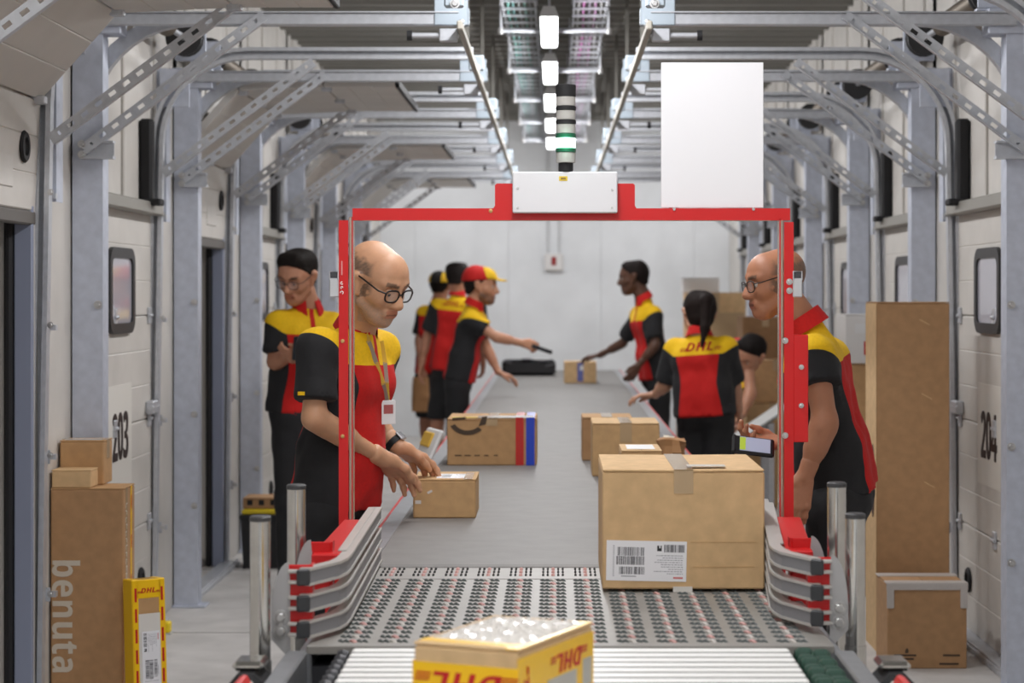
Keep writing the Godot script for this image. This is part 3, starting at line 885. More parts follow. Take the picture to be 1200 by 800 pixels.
func guide_rail(s: float) -> void:
	# three grey rubber bars one over another, bent outward at the near end, on red brackets held by two steel tubes
	var side := "bald man's side" if s < 0 else "older man's side"
	var t := thing("guide_rail", "triple grey bumper rail on red brackets flanking the sorter, " + side, "guide rail", Vector3(0, 0, 0))
	var bar_m := mat("bumper_grey", c8(128, 128, 132), 0.5)
	var trim := mat("bumper_trim", c8(196, 194, 190), 0.35, 0.3)
	var xb := 0.504 if s < 0 else 0.612
	var xm := 0.487 if s < 0 else 0.528
	var dz := 0.0 if s < 0 else -0.13
	var z9 := -5.82 if s < 0 else -6.0
	var path := [Vector3(s * xb, 0, z9), Vector3(s * lerpf(xb, xm, 0.5), 0, (z9 - 4.78 + dz) / 2), Vector3(s * xm, 0, -4.78 + dz), Vector3(s * (xm + 0.002), 0, -4.71 + dz), Vector3(s * (xm + 0.012), 0, -4.65 + dz), Vector3(s * (xm + 0.066), 0, -4.53 + dz)]
	var xe := xm + 0.066
	var sq := func(w: float, h: float) -> PackedVector2Array:
		return PackedVector2Array([Vector2(-w, -h), Vector2(w, -h), Vector2(w, h), Vector2(-w, h)])
	for k in 3:
		var y := (0.804 if s < 0 else 0.809) + k * 0.058
		var p := []
		for q in path:
			p.append(q + Vector3(0, y, 0))
		part("bumper_bar", mb().sweep(p, sq.call(0.011, 0.0132), Vector3.UP), bar_m, t)
		# bright beads along the upper and lower edge
		for e in [-0.0165, 0.0165]:
			var pe := []
			for q in path:
				pe.append(q + Vector3(0, y + e, 0))
			part("edge_bead", mb().sweep(pe, sq.call(0.0135, 0.003), Vector3.UP), trim, t)
		part("end_cap", mb().box(Vector3(s * (xe + 0.002), y, -4.523 + dz), Vector3(0.03, 0.036, 0.012), 0.003, Basis(Vector3.UP, s * -0.43)), mat("end_cap_dark", c8(52, 54, 58), 0.5), t)
		for g in [-0.012, 0.012]:
			part("clip", mb().box(Vector3(s * (xe + 0.022), y + g, -4.532 + dz), Vector3(0.03, 0.008, 0.016), 0.002), trim, t)
	for z in [-4.55 + dz, -4.965 + dz * 0.6]:
		var rb := mb().box(Vector3(s * (xe + 0.015), 0.867, z + 0.0), Vector3(0.05, 0.155, 0.006), 0.002).box(Vector3(s * (xe - 0.012), 0.867, z - 0.02), Vector3(0.006, 0.155, 0.04))
		part("red_bracket", rb, red_paint(), t)
		# rounded gusset plate
		var g := PackedVector2Array([Vector2(0, -0.075), Vector2(0, 0.1)])
		for i in 9:
			var a := PI / 2 * (1.0 - i / 8.0)
			g.append(Vector2(0.004 + 0.038 * cos(a), 0.02 + 0.12 * sin(a)))
		g.append(Vector2(0.042, -0.03))
		part("gusset", mb().prism(g, 0.006, Vector3(s * (xe + 0.034), 0.81, z + 0.0), Basis(Vector3(s, 0, 0), Vector3.UP, Vector3(0, 0, 1))), mat("gusset_zinc", c8(186, 186, 188), 0.4, 0.5), t)
		for y in [0.797, 0.829]:
			part("bolt", bolt(0.011, 0.014), null, t, Vector3(s * (xe + 0.055), y, z + 0.007))
	part("red_channel", mb().box(Vector3(s * ((xb + xm) / 2 + 0.055), 0.895, -5.3 + dz * 0.5), Vector3(0.07, 0.05, 0.75), 0.004, Basis(Vector3.UP, 0.0 if s < 0 else -0.08)), red_paint(), t)
	# light top flange of the long bar
	part("top_flange", mb().box(Vector3(s * ((xb + xm) / 2 + 0.012), 0.942, -5.3 + dz), Vector3(0.02, 0.003, 0.96), 0.0, Basis(Vector3.UP, atan2(-s * (xb - xm), 1.04))), trim, t)
	for q in ([[-4.5, 1.053, 0.647], [-5.0, 1.075, 0.631]] if s < 0 else [[-4.7, 1.037, 0.69], [-4.96, 1.084, 0.683]]):
		var x: float = s * q[2]
		var p := thing("steel_tube_post", "upright round steel tube post with dark cap, " + ("nearer the rollers" if q[0] > -4.8 else "nearer the gate") + ", " + side, "post", Vector3(x, 0, q[0]))
		part("tube", mb().lathe([Vector2(0.0228, 0), Vector2(0.0228, q[1])], 24, Vector3.ZERO, Basis.IDENTITY, true), chrome(), p)
		part("cap", mb().lathe([Vector2(0.0238, q[1] - 0.006), Vector2(0.0238, q[1] + 0.003), Vector2(0.02, q[1] + 0.006), Vector2(0, q[1] + 0.006)], 24), mat("cap_dark", c8(62, 62, 64), 0.5), p)
		part("foot", mb().lathe([Vector2(0.06, 0), Vector2(0.06, 0.01), Vector2(0.03, 0.014), Vector2(0.0229, 0.03)], 24), steel(), p)
		part("sleeve", mb().lathe([Vector2(0.0229, 0.62), Vector2(0.025, 0.62), Vector2(0.025, 0.74), Vector2(0.0229, 0.74)], 24), chrome(), p)

func post_mark(p: Vector3) -> Mb:
	# the small white emblem on the post: two hooked strokes and dots, one over another
	var m := mb()
	for q in [[-0.014, 0.004], [0.0, 0.003], [0.013, 0.0035]]:
		var ring := []
		for i in 8:
			var a: float = TAU * i / 9.5 + q[0] * 90.0
			ring.append(p + Vector3(cos(a) * q[1], q[0] + sin(a) * q[1], 0.0004))
		m.tube(ring, 0.0014, 6)
	return m

# ---------------------------------------------------------------- gate over the belt
func build_gate() -> void:
	var d := 5.84
	var sc := FOCAL / d
	var X := func(px: float) -> float: return (px - VPX) / sc
	var Y := func(py: float) -> float: return EYE - (py - VPY) / sc
	var t := thing("scanner_gate", "red painted steel portal frame standing over the belt conveyor", "gate", Vector3(0, 0, -d))
	var red := red_paint()
	var top: float = Y.call(244)
	var xl: float = X.call(397)
	var xr: float = X.call(930)
	# top bar: an angle with a face and a return, and the raised tab in its middle
	var tab := PackedVector2Array([Vector2(X.call(413), Y.call(258)), Vector2(X.call(926), Y.call(258)), Vector2(X.call(926), top), Vector2(X.call(746), top), Vector2(X.call(744), Y.call(241)), Vector2(X.call(744), Y.call(217)), Vector2(X.call(742), Y.call(215)), Vector2(X.call(582), Y.call(215)), Vector2(X.call(580), Y.call(217)), Vector2(X.call(580), Y.call(241)), Vector2(X.call(578), top), Vector2(X.call(413), top)])
	part("top_bar", mb().prism(tab, 0.004, Vector3(0, 0, -0.004)).box(Vector3((X.call(413) + X.call(926)) / 2, Y.call(256.5), -0.03), Vector3(X.call(926) - X.call(413), 0.006, 0.055), 0.001), red, t)
	part("light_strip", mb().box(Vector3((X.call(413) + X.call(915)) / 2, Y.call(257.5), -0.03), Vector3(X.call(905) - X.call(425), 0.004, 0.02)), mat("cover_white", c8(226, 222, 214), 0.4), t)
	# posts: channels open towards each other
	for s in [-1.0, 1.0]:
		var x: float = xl if s < 0 else xr
		var hgt: float = Y.call(258 if s < 0 else 260) - 0.79
		var pp := PackedVector2Array([Vector2(0, 0), Vector2(0.027, 0), Vector2(0.027, 0.003), Vector2(0.003, 0.003), Vector2(0.003, 0.05), Vector2(0, 0.05)])
		part("post", mb().prism(pp, hgt, Vector3(x, 0.79, 0), Basis(Vector3(-s, 0, 0), Vector3(0, 0, -1), Vector3(0, 1, 0))), red, t)
		part("inner_channel", mb().box(Vector3(x - s * 0.034, 0.79 + hgt / 2 + 0.01, -0.03), Vector3(0.012, hgt, 0.05), 0.002), mat("inner_channel", c8(196, 176, 160), 0.25, 0.6), t)
		part("inner_lip", mb().box(Vector3(x - s * 0.0385, 0.79 + hgt / 2 + 0.01, -0.004), Vector3(0.003, hgt, 0.008)), red, t)
		part("foot_plate", mb().box(Vector3(x + s * 0.014, 0.70, -0.02), Vector3(0.05, 0.2, 0.05), 0.004), red, t)
		part("lower_leg", mb().box(Vector3(x + s * 0.026, 0.3, -0.02), Vector3(0.05, 0.6, 0.05), 0.004), red, t)
		# zinc sensor box on the outer side
		var bx: float = X.call(391.5 if s < 0 else 934.5)
		part("sensor_box", mb().box(Vector3(bx, Y.call(337), -0.02), Vector3(0.027, 0.055, 0.05), 0.003), mat("sensor_zinc", c8(206, 208, 212), 0.35, 0.5), t)
		part("sensor_cap", mb().box(Vector3(bx + s * 0.001, Y.call(322), -0.02), Vector3(0.024, 0.018, 0.045), 0.003), mat("sensor_dark", c8(72, 74, 78), 0.4), t)
		part("sensor_hook", mb().tube([Vector3(bx - 0.012, Y.call(328), 0.005), Vector3(bx - 0.012, Y.call(318), 0.005), Vector3(bx + 0.012, Y.call(318), 0.005), Vector3(bx + 0.012, Y.call(328), 0.005)], 0.0022, 6), steel(), t)
	for q in [[925, 330], [925, 340.5], [920, 399], [920, 510]]:
		part("bolt", bolt(0.006, 0.007), null, t, Vector3(X.call(q[0]), Y.call(q[1]), 0.001))
	for q in [[401.5, 399.5], [401.5, 511], [575, 247]]:
		part("rivet", mb().lathe([Vector2(0.006, 0), Vector2(0.005, 0.003), Vector2(0, 0.004)], 10, Vector3(X.call(q[0]), Y.call(q[1]), 0.0), Basis(Vector3.RIGHT, PI / 2)), mat("rivet_brass", c8(206, 170, 110), 0.4, 0.4), t)
	# white print on the post near the sensor
	part("post_print", post_mark(Vector3(X.call(400.6), Y.call(337), 0.0008)), mat("print_white", c8(240, 236, 232), 0.5), t)
	part("post_print", mb().box(Vector3(X.call(400.6), Y.call(314), 0.0008), Vector3(0.0035, 0.04, 0.001)), mat("print_pale", c8(226, 150, 150), 0.5), t)
	# side plate with bolts on the far post
	part("side_plate", mb().box(Vector3(X.call(938.5), Y.call(455), -0.01), Vector3(X.call(947.5) - X.call(930), Y.call(392) - Y.call(518), 0.02), 0.002), red, t)
	for py in [430, 475]:
		part("bolt", bolt(0.005, 0.006), null, t, Vector3(X.call(939), Y.call(py), 0.001))
	# aluminium housing on the tab
	var hb := mb().box(Vector3(X.call(662), Y.call(226), 0.022), Vector3(X.call(723) - X.call(601), Y.call(202) - Y.call(250), 0.036), 0.003)
	var alu := mat("brushed_aluminium", c8(240, 240, 244), 0.42, 0.1, grain("brushed", 0.02, 0.95, 1.0, 0, Vector2(4, 1)), 3.0)
	part("control_housing", hb, mat("housing_aluminium", c8(226, 226, 230), 0.4), t)
	part("warning_sticker", mb().box(Vector3(X.call(660), Y.call(210), 0.0405), Vector3(0.024, 0.013, 0.001)), mat("sticker_yellow", c8(226, 196, 60), 0.5), t)
	part("sticker_mark", mb().box(Vector3(X.call(660), Y.call(210), 0.0414), Vector3(0.014, 0.005, 0.0008)), mat("sticker_mark", c8(150, 120, 60), 0.5), t)
	for q in [[607, 221], [607, 244], [717, 223], [717, 244]]:
		part("screw", mb().lathe([Vector2(0.004, 0), Vector2(0.003, 0.002), Vector2(0, 0.002)], 8, Vector3(X.call(q[0]), Y.call(q[1]), 0.04), Basis(Vector3.RIGHT, PI / 2)), bolt_steel(), t)
	# large aluminium sheet
	var px := 835.0
	var sheet_m := mat("sheet_aluminium", c8(238, 238, 242), 0.4)
	part("aluminium_panel", mb().box(Vector3(X.call(px), Y.call(158), -0.012), Vector3(X.call(895) - X.call(775), Y.call(73) - Y.call(243.5), 0.006), 0.001), sheet_m, t)
	for q in [790, 883]:
		part("screw", mb().lathe([Vector2(0.005, 0), Vector2(0.004, 0.003), Vector2(0, 0.003)], 8, Vector3(X.call(q), Y.call(245), 0.0), Basis(Vector3.RIGHT, PI / 2)), bolt_steel(), t)
		part("panel_tab", mb().box(Vector3(X.call(q), Y.call(242), -0.018), Vector3(0.03, 0.03, 0.006)), alu, t)
	# signal tower
	var st := thing("signal_tower", "black and grey signal tower lamp with lit green segment on top of the gate", "signal lamp", Vector3(X.call(663), Y.call(202) + 0.0015, -d + 0.022))
	var y := 0.0
	var segs := [["tower_base", 10, 0.021], ["lens", 12, 0.0275], ["ring_green", 5, 0.029], ["lit", 12, 0.028], ["ring_green", 5, 0.029], ["lens", 11, 0.0275], ["ring", 5, 0.029], ["lens", 11, 0.0275], ["ring", 5, 0.029], ["lens", 11, 0.0275], ["tower_cap", 14, 0.0285]]
	var lit := mat("signal_lit", c8(214, 255, 236), 0.3)
	lit.emission_enabled = true
	lit.emission = c8(200, 255, 232)
	lit.emission_energy_multiplier = 1.6
	for q in segs:
		var h: float = q[1] / sc
		var rr: float = q[2]
		var m: Material = {"tower_base": black_rubber(), "tower_cap": black_rubber(), "ring": black_rubber(), "ring_green": mat("signal_green", c8(20, 92, 66), 0.35), "lit": lit, "lens": mat("lens_grey", c8(178, 176, 172), 0.3)}[q[0]]
		part({"lit": "lit_lens", "ring_green": "ring"}.get(q[0], q[0]), mb().lathe([Vector2(0, y), Vector2(rr - 0.0015, y), Vector2(rr, y + 0.0015), Vector2(rr, y + h - 0.0015), Vector2(rr - 0.0015, y + h), Vector2(0, y + h)], 28), m, st)
		if q[0] == "lit":
			var gl := OmniLight3D.new()
			gl.name = "signal_glow"
			gl.light_color = c8(190, 255, 226)
			gl.light_energy = 0.004
			gl.light_size = 0.02
			gl.omni_range = 20.0
			gl.omni_attenuation = 2.0
			gl.shadow_enabled = true
			gl.position = Vector3(0, y + h / 2, 0.032)
			st.add_child(gl, true)
		y += h

# ---------------------------------------------------------------- cartons
func label_texture(called: String, seed_no: int) -> ImageTexture:
	# a shipping label: bar codes, lines of fine print and a dark square mark
	if tex.has(called):
		return tex[called]
	var g := RandomNumberGenerator.new()
	g.seed = seed_no
	var im := Image.create(320, 160, false, Image.FORMAT_RGB8)
	im.fill(c8(236, 236, 240))
	var ink := c8(70, 70, 76)
	var fine := c8(150, 150, 158)
	for block in [[44, 26, 106, 34], [40, 62, 112, 34], [52, 104, 100, 30], [230, 14, 80, 30]]:
		var x: int = block[0]
		while x < block[0] + block[2]:
			var w := g.randi_range(1, 4)
			im.fill_rect(Rect2i(x, block[1], w, block[3]), ink)
			x += w + g.randi_range(1, 3)
	im.fill_rect(Rect2i(202, 18, 18, 22), c8(34, 34, 38))
	im.fill_rect(Rect2i(210, 18, 6, 10), c8(236, 236, 240))
	for row in 9:
		var x := 190 + g.randi_range(0, 60)
		while x < 306:
			var w := g.randi_range(3, 12)
			im.fill_rect(Rect2i(x, 56 + row * 9, mini(w, 306 - x), 3), fine)
			x += w + 3
	for y in range(20, 140, 7):
		im.fill_rect(Rect2i(26, y, 6, 3), fine)
	im.fill_rect(Rect2i(268, 142, 38, 7), c8(206, 110, 110))
	im.fill_rect(Rect2i(60, 140, 60, 4), fine)
	tex[called] = ImageTexture.create_from_image(im)
	return tex[called]

func label_mat(k: int) -> StandardMaterial3D:
	var key := "label_%d" % k
	if not mats.has(key):
		var m := StandardMaterial3D.new()
		m.albedo_texture = label_texture(key, 40 + k)
		m.roughness = 0.5
		mats[key] = m
	return mats[key]

func tape_clear() -> StandardMaterial3D:
	return mat("packing_tape", c8(186, 160, 126), 0.14)

func film() -> StandardMaterial3D:
	return mat("glossy_film", c8(222, 218, 212), 0.12)

# a carton standing at pos (middle of its base): body, four top flaps with a slit, tape over the slit
func carton(called: String, label: String, pos: Vector3, size: Vector3, turn: float, tone: int, opts := {}) -> Node3D:
	var t := thing(called, label, opts.get("category", "box"), pos, turn, opts.get("group", ""))
	var m := card(tone)
	var w := size.x
	var h := size.y
	var dp := size.z
	var lid := card((tone + 4) % 6) if opts.get("pale_lid", false) else m
	var body := mb()
	# slightly bulged sides
	body.box(Vector3(0, (h - 0.004) / 2, 0), Vector3(w, h - 0.004, dp), minf(0.004, h * 0.05))
	part("body", body, m, t)
	var along: bool = opts.get("slit_z", true)
	if along:
		for s in [-1.0, 1.0]:
			part("flap", mb().box(Vector3(s * w / 4, h - 0.001, 0), Vector3(w / 2 - 0.002, 0.005, dp + 0.002), 0.001, Basis(Vector3(0, 0, 1), s * 0.006)), lid, t)
	else:
		for s in [-1.0, 1.0]:
			part("flap", mb().box(Vector3(0, h - 0.001, s * dp / 4), Vector3(w + 0.002, 0.005, dp / 2 - 0.002), 0.001, Basis(Vector3.RIGHT, -s * 0.006)), lid, t)
	if opts.get("tape", true):
		var tw := minf(0.05, w * 0.3)
		var drop: float = opts.get("drop", minf(0.07, h * 0.5))
		if along:
			part("tape", mb().box(Vector3(0, h + 0.0022, 0), Vector3(tw, 0.0016, dp + 0.006)).box(Vector3(0, h - drop / 2, dp / 2 + 0.0008), Vector3(tw, drop, 0.0016)).box(Vector3(0, h - drop / 2, -dp / 2 - 0.0008), Vector3(tw, drop, 0.0016)), tape_clear(), t)
		else:
			part("tape", mb().box(Vector3(0, h + 0.0022, 0), Vector3(w + 0.006, 0.0016, tw)).box(Vector3(w / 2 + 0.0008, h - drop / 2, 0), Vector3(0.0016, drop, tw)).box(Vector3(-w / 2 - 0.0008, h - drop / 2, 0), Vector3(0.0016, drop, tw)), tape_clear(), t)
	return t

func span(px0: float, px1: float, d: float) -> Array:
	var x0 := (px0 - VPX) * d / FOCAL
	var x1 := (px1 - VPX) * d / FOCAL
	return [(x0 + x1) / 2, x1 - x0]

func front_carton(called: String, label: String, px0: float, px1: float, py_top: float, y0: float, d: float, depth: float, tone: int, opts := {}) -> Node3D:
	# a carton whose front face spans px0..px1 and reaches py_top at distance d, standing at height y0
	var s := span(px0, px1, d)
	var top := EYE - (py_top - VPY) * d / FOCAL
	return carton(called, label, Vector3(s[0], y0, -d - depth / 2), Vector3(s[1], top - y0, depth), 0.0, tone, opts)

func delivery_mark(h: float, red := true) -> Mb:
	# three slanted capitals with speed lines on both sides
	var m := lettering("DHL", h, 0.0012, 0.28, 1.25)
	for i in 3:
		var y := -h * 0.5 + h * 0.08 + i * h * 0.14
		m.box(Vector3(-h * 2.05 + i * h * 0.05, y, 0), Vector3(h * 0.9, h * 0.06, 0.0012))
		m.box(Vector3(h * 1.95 + i * h * 0.05, y, 0), Vector3(h * 0.7, h * 0.06, 0.0012))
	return m

func build_cartons() -> void:
	var print_dark := mat("box_print", c8(74, 58, 44), 0.7)
	var mark_red := mat("mark_red", c8(196, 20, 30), 0.5)
	# --- on the conveyors
	var big := front_carton("large_carton", "large brown carton with shipping label on the wheel sorter", 706, 896, 551, BELT + 0.0065, 5.30, 0.5, 0, {"drop": 0.06})
	var bs := FOCAL / 5.30
	var bc := Vector3(big.position.x, 0, 0)
	var bx := func(px: float, py: float) -> Vector3: return Vector3((px - VPX) / bs - bc.x, EYE - (py - VPY) / bs - big.position.y, 0.25)
	part("shipping_label", mb().plate(bx.call(757.5, 657) + Vector3(0, 0, 0.001), 94.0 / bs, 47.0 / bs, 0.001, Basis(Vector3(0, 0, 1), -0.02)), label_mat(0), big)
	part("top_label", mb().plate(Vector3(0.062, 0.3145, 0.19), 0.10, 0.055, 0.001, Basis(Vector3.RIGHT, -PI / 2)), mat("paper_dull", c8(196, 190, 182), 0.6), big)
	part("tape", mb().box(bx.call(800, 692) + Vector3(0, 0.004, 0.001), Vector3(0.05, 0.014, 0.0016)), film(), big)
	part("crease", mb().box(bx.call(848, 664) + Vector3(0, 0, 0.0003), Vector3(0.16, 0.0025, 0.001)), card(2), big)
	part("crease", mb().box(bx.call(848, 635) + Vector3(0, 0, 0.0003), Vector3(0.17, 0.002, 0.001)), card(2), big)

	var sm := front_carton("small_carton", "small brown carton on the belt under the bald man's hands", 484, 557.5, 562, BELT, 7.02, 0.30, 2, {"tape": false, "slit_z": false})
	part("shipping_label", mb().plate(Vector3(0.02, 0.1335, 0.03), 0.1, 0.16, 0.001, Basis(Vector3.RIGHT, -PI / 2)), label_mat(1), sm)
	part("tape", mb().box(Vector3(-0.09, 0.055, 0.1504), Vector3(0.02, 0.012, 0.001)).box(Vector3(-0.05, 0.09, 0.1504), Vector3(0.018, 0.008, 0.001), 0.0, Basis(Vector3(0, 0, 1), 0.5)), film(), sm)
	part("corner_tape", mb().box(Vector3(0.08, 0.1338, 0.02), Vector3(0.03, 0.001, 0.26)), tape_clear(), sm)

	var am := front_carton("taped_carton", "brown carton with black smile print and red and blue tape, on the belt", 524, 629, 491, BELT, 9.16, 0.42, 1, {"drop": 0.03})
	var as_ := FOCAL / 9.16
	var ax := func(px: float, py: float) -> Vector3: return Vector3((px - VPX) / as_ - am.position.x, EYE - (py - VPY) / as_ - BELT, 0.211)
	part("red_tape", mb().box(ax.call(609, 517) , Vector3(0.036, 0.214, 0.002)).box(Vector3(ax.call(609, 500).x, 0.2115, 0.0), Vector3(0.036, 0.002, 0.425)), mat("tape_red", c8(196, 44, 40), 0.22), am)
	part("blue_tape", mb().box(ax.call(621.5, 517), Vector3(0.038, 0.214, 0.002)).box(Vector3(ax.call(621.5, 500).x, 0.2115, 0.0), Vector3(0.038, 0.002, 0.425)), mat("tape_blue", c8(38, 72, 200), 0.22), am)
	part("film_strip", mb().box(Vector3(0.06, 0.212, 0.12), Vector3(0.25, 0.002, 0.16)), film(), am)
	part("yellow_strip", mb().box(Vector3(-0.12, 0.2115, 0.16), Vector3(0.12, 0.002, 0.05)), mat("strip_yellow", c8(222, 196, 70), 0.4), am)
	# smile: a thick arc with an arrow head, and two lines of fine print
	var arc := PackedVector2Array()
	for i in 13:
		var a := deg_to_rad(208 + i * 9.0)
		arc.append(Vector2(cos(a), sin(a) * 0.85) * 0.088)
	for i in 13:
		var a := deg_to_rad(208 + (12 - i) * 9.0)
		arc.append(Vector2(cos(a), sin(a) * 0.85) * 0.064)
	part("printed_arc", mb().prism(arc, 0.0012, ax.call(548, 490) + Vector3(0, 0.0, 0)), print_dark, am)
	part("printed_arc", mb().prism(PackedVector2Array([Vector2(-0.02, -0.02), Vector2(0.012, -0.012), Vector2(0.02, 0.025), Vector2(-0.004, 0.022)]), 0.0012, ax.call(566, 494)), print_dark, am)
	part("printed_arc", mb().prism(PackedVector2Array([Vector2(-0.03, 0), Vector2(0.03, 0.006), Vector2(0.03, 0.016), Vector2(-0.03, 0.012)]), 0.0012, ax.call(538, 492.5)), print_dark, am)
	for i in 5:
		part("fine_print", mb().box(ax.call(537 + i * 11, 533.5), Vector3(0.03 - 0.003 * i, 0.005, 0.0012)), print_dark, am)

	var r0 := front_carton("plain_carton", "plain brown carton on the belt behind a slightly larger one", 682, 741, 489, BELT, 9.42, 0.3, 3, {"pale_lid": true})
	var r1 := front_carton("plain_carton", "mid sized brown carton on the belt with clear tape, before a partly hidden one", 694, 773, 496, BELT, 8.61, 0.38, 2, {"pale_lid": true, "drop": 0.08})
	var fl := front_carton("flat_carton", "low flat carton on the belt close behind the largest carton", 728, 776, 528, BELT, 7.3, 0.3, 2, {"tape": false, "pale_lid": true})
	part("shipping_label", mb().plate(Vector3(0.0, fl.get_child(0).mesh.get_aabb().size.y + 0.0065, 0.0), 0.1, 0.2, 0.001, Basis(Vector3.RIGHT, -PI / 2)), mat("paper_white", c8(226, 226, 226), 0.5), fl)
	# crumpled kraft bag
	var bag := thing("kraft_bag", "crumpled brown kraft paper bag at the belt edge behind the largest carton", "bag", Vector3(0.475, BELT, -8.35))
	part("bag_body", crumple(Vector3(0.13, 0.2, 0.17), 5, 0.5), mat("kraft", c8(170, 126, 84), 0.8), bag)
	part("white_sheet", crumple(Vector3(0.06, 0.2, 0.09), 9, 0.4), mat("paper_cream", c8(220, 208, 188), 0.7), bag, Vector3(0.0, 0.0, -0.13))
	# padded envelopes leaning at the belt edge beside the taped carton
	var env := thing("padded_envelope", "white and yellow padded envelope leaning on the taped carton", "envelope", Vector3(-0.565, BELT + 0.012, -9.25), 0.3)
	part("envelope_body", mb().box(Vector3(0, 0.075, 0), Vector3(0.02, 0.15, 0.26), 0.008, Basis(Vector3(0, 0, 1), -0.42)), mat("paper_white", c8(226, 226, 226), 0.5), env)
	part("yellow_panel", mb().box(Vector3(-0.0, 0.095, -0.03), Vector3(0.0215, 0.07, 0.16), 0.006, Basis(Vector3(0, 0, 1), -0.42)), mat("envelope_yellow", c8(222, 178, 70), 0.5), env)
	var blk := front_carton("black_parcel", "long black film wrapped parcel at the far end of the belt", 587, 652, 421, BELT, 18.9, 0.3, 5, {"tape": false})
	for c in blk.get_children():
		c.free()
	part("wrapped_body", mb().box(Vector3(0, 0.075, 0), Vector3(0.5, 0.15, 0.28), 0.03), mat("black_film", c8(30, 30, 33), 0.16), blk)
	for q in [[-0.2, 0.13], [-0.02, 0.155], [0.12, 0.14], [0.2, 0.1]]:
		part("film_fold", mb().box(Vector3(q[0], q[1], 0.1), Vector3(0.09, 0.012, 0.09), 0.005, Basis(Vector3(0, 0, 1), q[0])), mat("film_grey", c8(92, 92, 96), 0.2), blk)
	part("pale_sticker", mb().box(Vector3(0.12, 0.152, 0.03), Vector3(0.14, 0.004, 0.12)), mat("paper_white", c8(226, 226, 226), 0.5), blk)
	var fb := front_carton("far_carton", "brown carton with blue label at the far end of the belt under a man's hand", 661, 699, 424, BELT, 17.4, 0.3, 0, {"tape": false})
	part("blue_label", mb().box(Vector3(0.0, 0.095, 0.1515), Vector3(0.05, 0.16, 0.002)), mat("label_blue", c8(96, 104, 168), 0.5), fb)
	part("white_label", mb().box(Vector3(0.012, 0.13, 0.153), Vector3(0.03, 0.04, 0.001)), mat("paper_white", c8(226, 226, 226), 0.5), fb)

	# --- the yellow tape parcel nearest the viewer
	var dh := carton("yellow_tape_parcel", "cardboard parcel wrapped in yellow tape with red lettering, on the white rollers", Vector3(-0.09, BELT, -3.76), Vector3(0.205, 0.15, 0.33), -0.42, 4, {"tape": false, "slit_z": false})
	var yel := mat("tape_yellow", c8(250, 200, 24), 0.3)
	part("yellow_band", mb().box(Vector3(0, 0.068, 0.1655), Vector3(0.206, 0.1, 0.0016)).box(Vector3(0.1035, 0.07, 0), Vector3(0.0016, 0.13, 0.334)).box(Vector3(-0.1035, 0.07, 0), Vector3(0.0016, 0.1, 0.334)), yel, dh)
	part("red_letters", mb().add(delivery_mark(0.042), Transform3D(Basis(Vector3(0, 0, 1), PI), Vector3(0.0, 0.082, 0.1670))), mark_red, dh)
	part("red_letters", mb().add(delivery_mark(0.034), Transform3D(Basis(Vector3.UP, PI / 2) * Basis(Vector3(0, 0, 1), PI), Vector3(0.1052, 0.10, -0.05))), mark_red, dh)
	part("red_letters", mb().add(delivery_mark(0.02), Transform3D(Basis(Vector3.UP, PI / 2) * Basis(Vector3(0, 0, 1), PI / 2), Vector3(0.1052, 0.07, 0.135))), mark_red, dh)
	part("side_label", mb().plate(Vector3(0.1047, 0.055, -0.02), 0.13, 0.045, 0.001, Basis(Vector3.UP, PI / 2)), mat("label_silver", c8(186, 184, 176), 0.35), dh)
	part("side_label", mb().plate(Vector3(0.1047, 0.065, -0.135), 0.04, 0.05, 0.001, Basis(Vector3.UP, PI / 2)), mat("label_silver", c8(186, 184, 176), 0.35), dh)
	part("top_film", crumple_sheet(0.19, 0.26), film(), dh, Vector3(0.0, 0.151, -0.015))
	part("yellow_edge", mb().box(Vector3(0, 0.1515, 0.13), Vector3(0.207, 0.0016, 0.03)).box(Vector3(0.09, 0.1518, 0), Vector3(0.025, 0.0016, 0.33)), yel, dh)

	# --- on the floor by door 203
	var be := carton("tall_lettered_carton", "tall brown carton with white sideways lettering standing between track and post", Vector3(-1.735, 0, -7.70), Vector3(0.27, 0.82, 0.2), 0.0, 3, {"tape": false, "slit_z": false, "pale_lid": true})
	part("white_lettering", mb().add(lettering("benuta", 0.105, 0.0015, 0.0, 0.94), Transform3D(Basis(Vector3(0, 0, 1), -PI / 2), Vector3(-0.078, 0.347, 0.101))), mat("print_bone", c8(206, 196, 180), 0.6), be)
	part("edge_tape", mb().box(Vector3(0.1358, 0.42, 0.05), Vector3(0.0014, 0.8, 0.035)), tape_clear(), be)
	part("pale_print", pale_strokes(Vector3(0.1365, 0.62, 0.055)), mat("print_bone", c8(206, 196, 180), 0.6), be)
	part("yellow_tape", mb().box(Vector3(0.1358, 0.41, -0.035), Vector3(0.0014, 0.82, 0.02)), mat("tape_yellow", c8(250, 200, 24), 0.3), be)
	for i in 5:
		part("red_mark", mb().box(Vector3(0.1366, 0.16 + i * 0.15, -0.035), Vector3(0.001, 0.05, 0.008)), mark_red, be)
	var b2 := carton("low_carton", "low pale carton lying on the tall lettered carton", Vector3(-1.795, 0.8225, -7.665), Vector3(0.145, 0.065, 0.12), 0.0, 0, {"tape": false, "slit_z": false})
	var b3 := carton("taped_top_carton", "brown carton with glossy tape on top, stacked behind the low pale one", Vector3(-1.785, 0.8225, -7.805), Vector3(0.165, 0.165, 0.15), 0.0, 1, {"slit_z": false})
	part("film_strip", mb().box(Vector3(0.0, 0.1688, 0.03), Vector3(0.14, 0.002, 0.05)), film(), b3)
	# a second carton behind, filling the gap to the post
	var dp := thing("leaning_yellow_parcel", "flat cardboard parcel edged with yellow tape leaning on the tall lettered carton", "box", Vector3(-1.505, 0, -7.56))
	var lean := Basis(Vector3.UP, 0.62) * Basis(Vector3.RIGHT, -0.06)
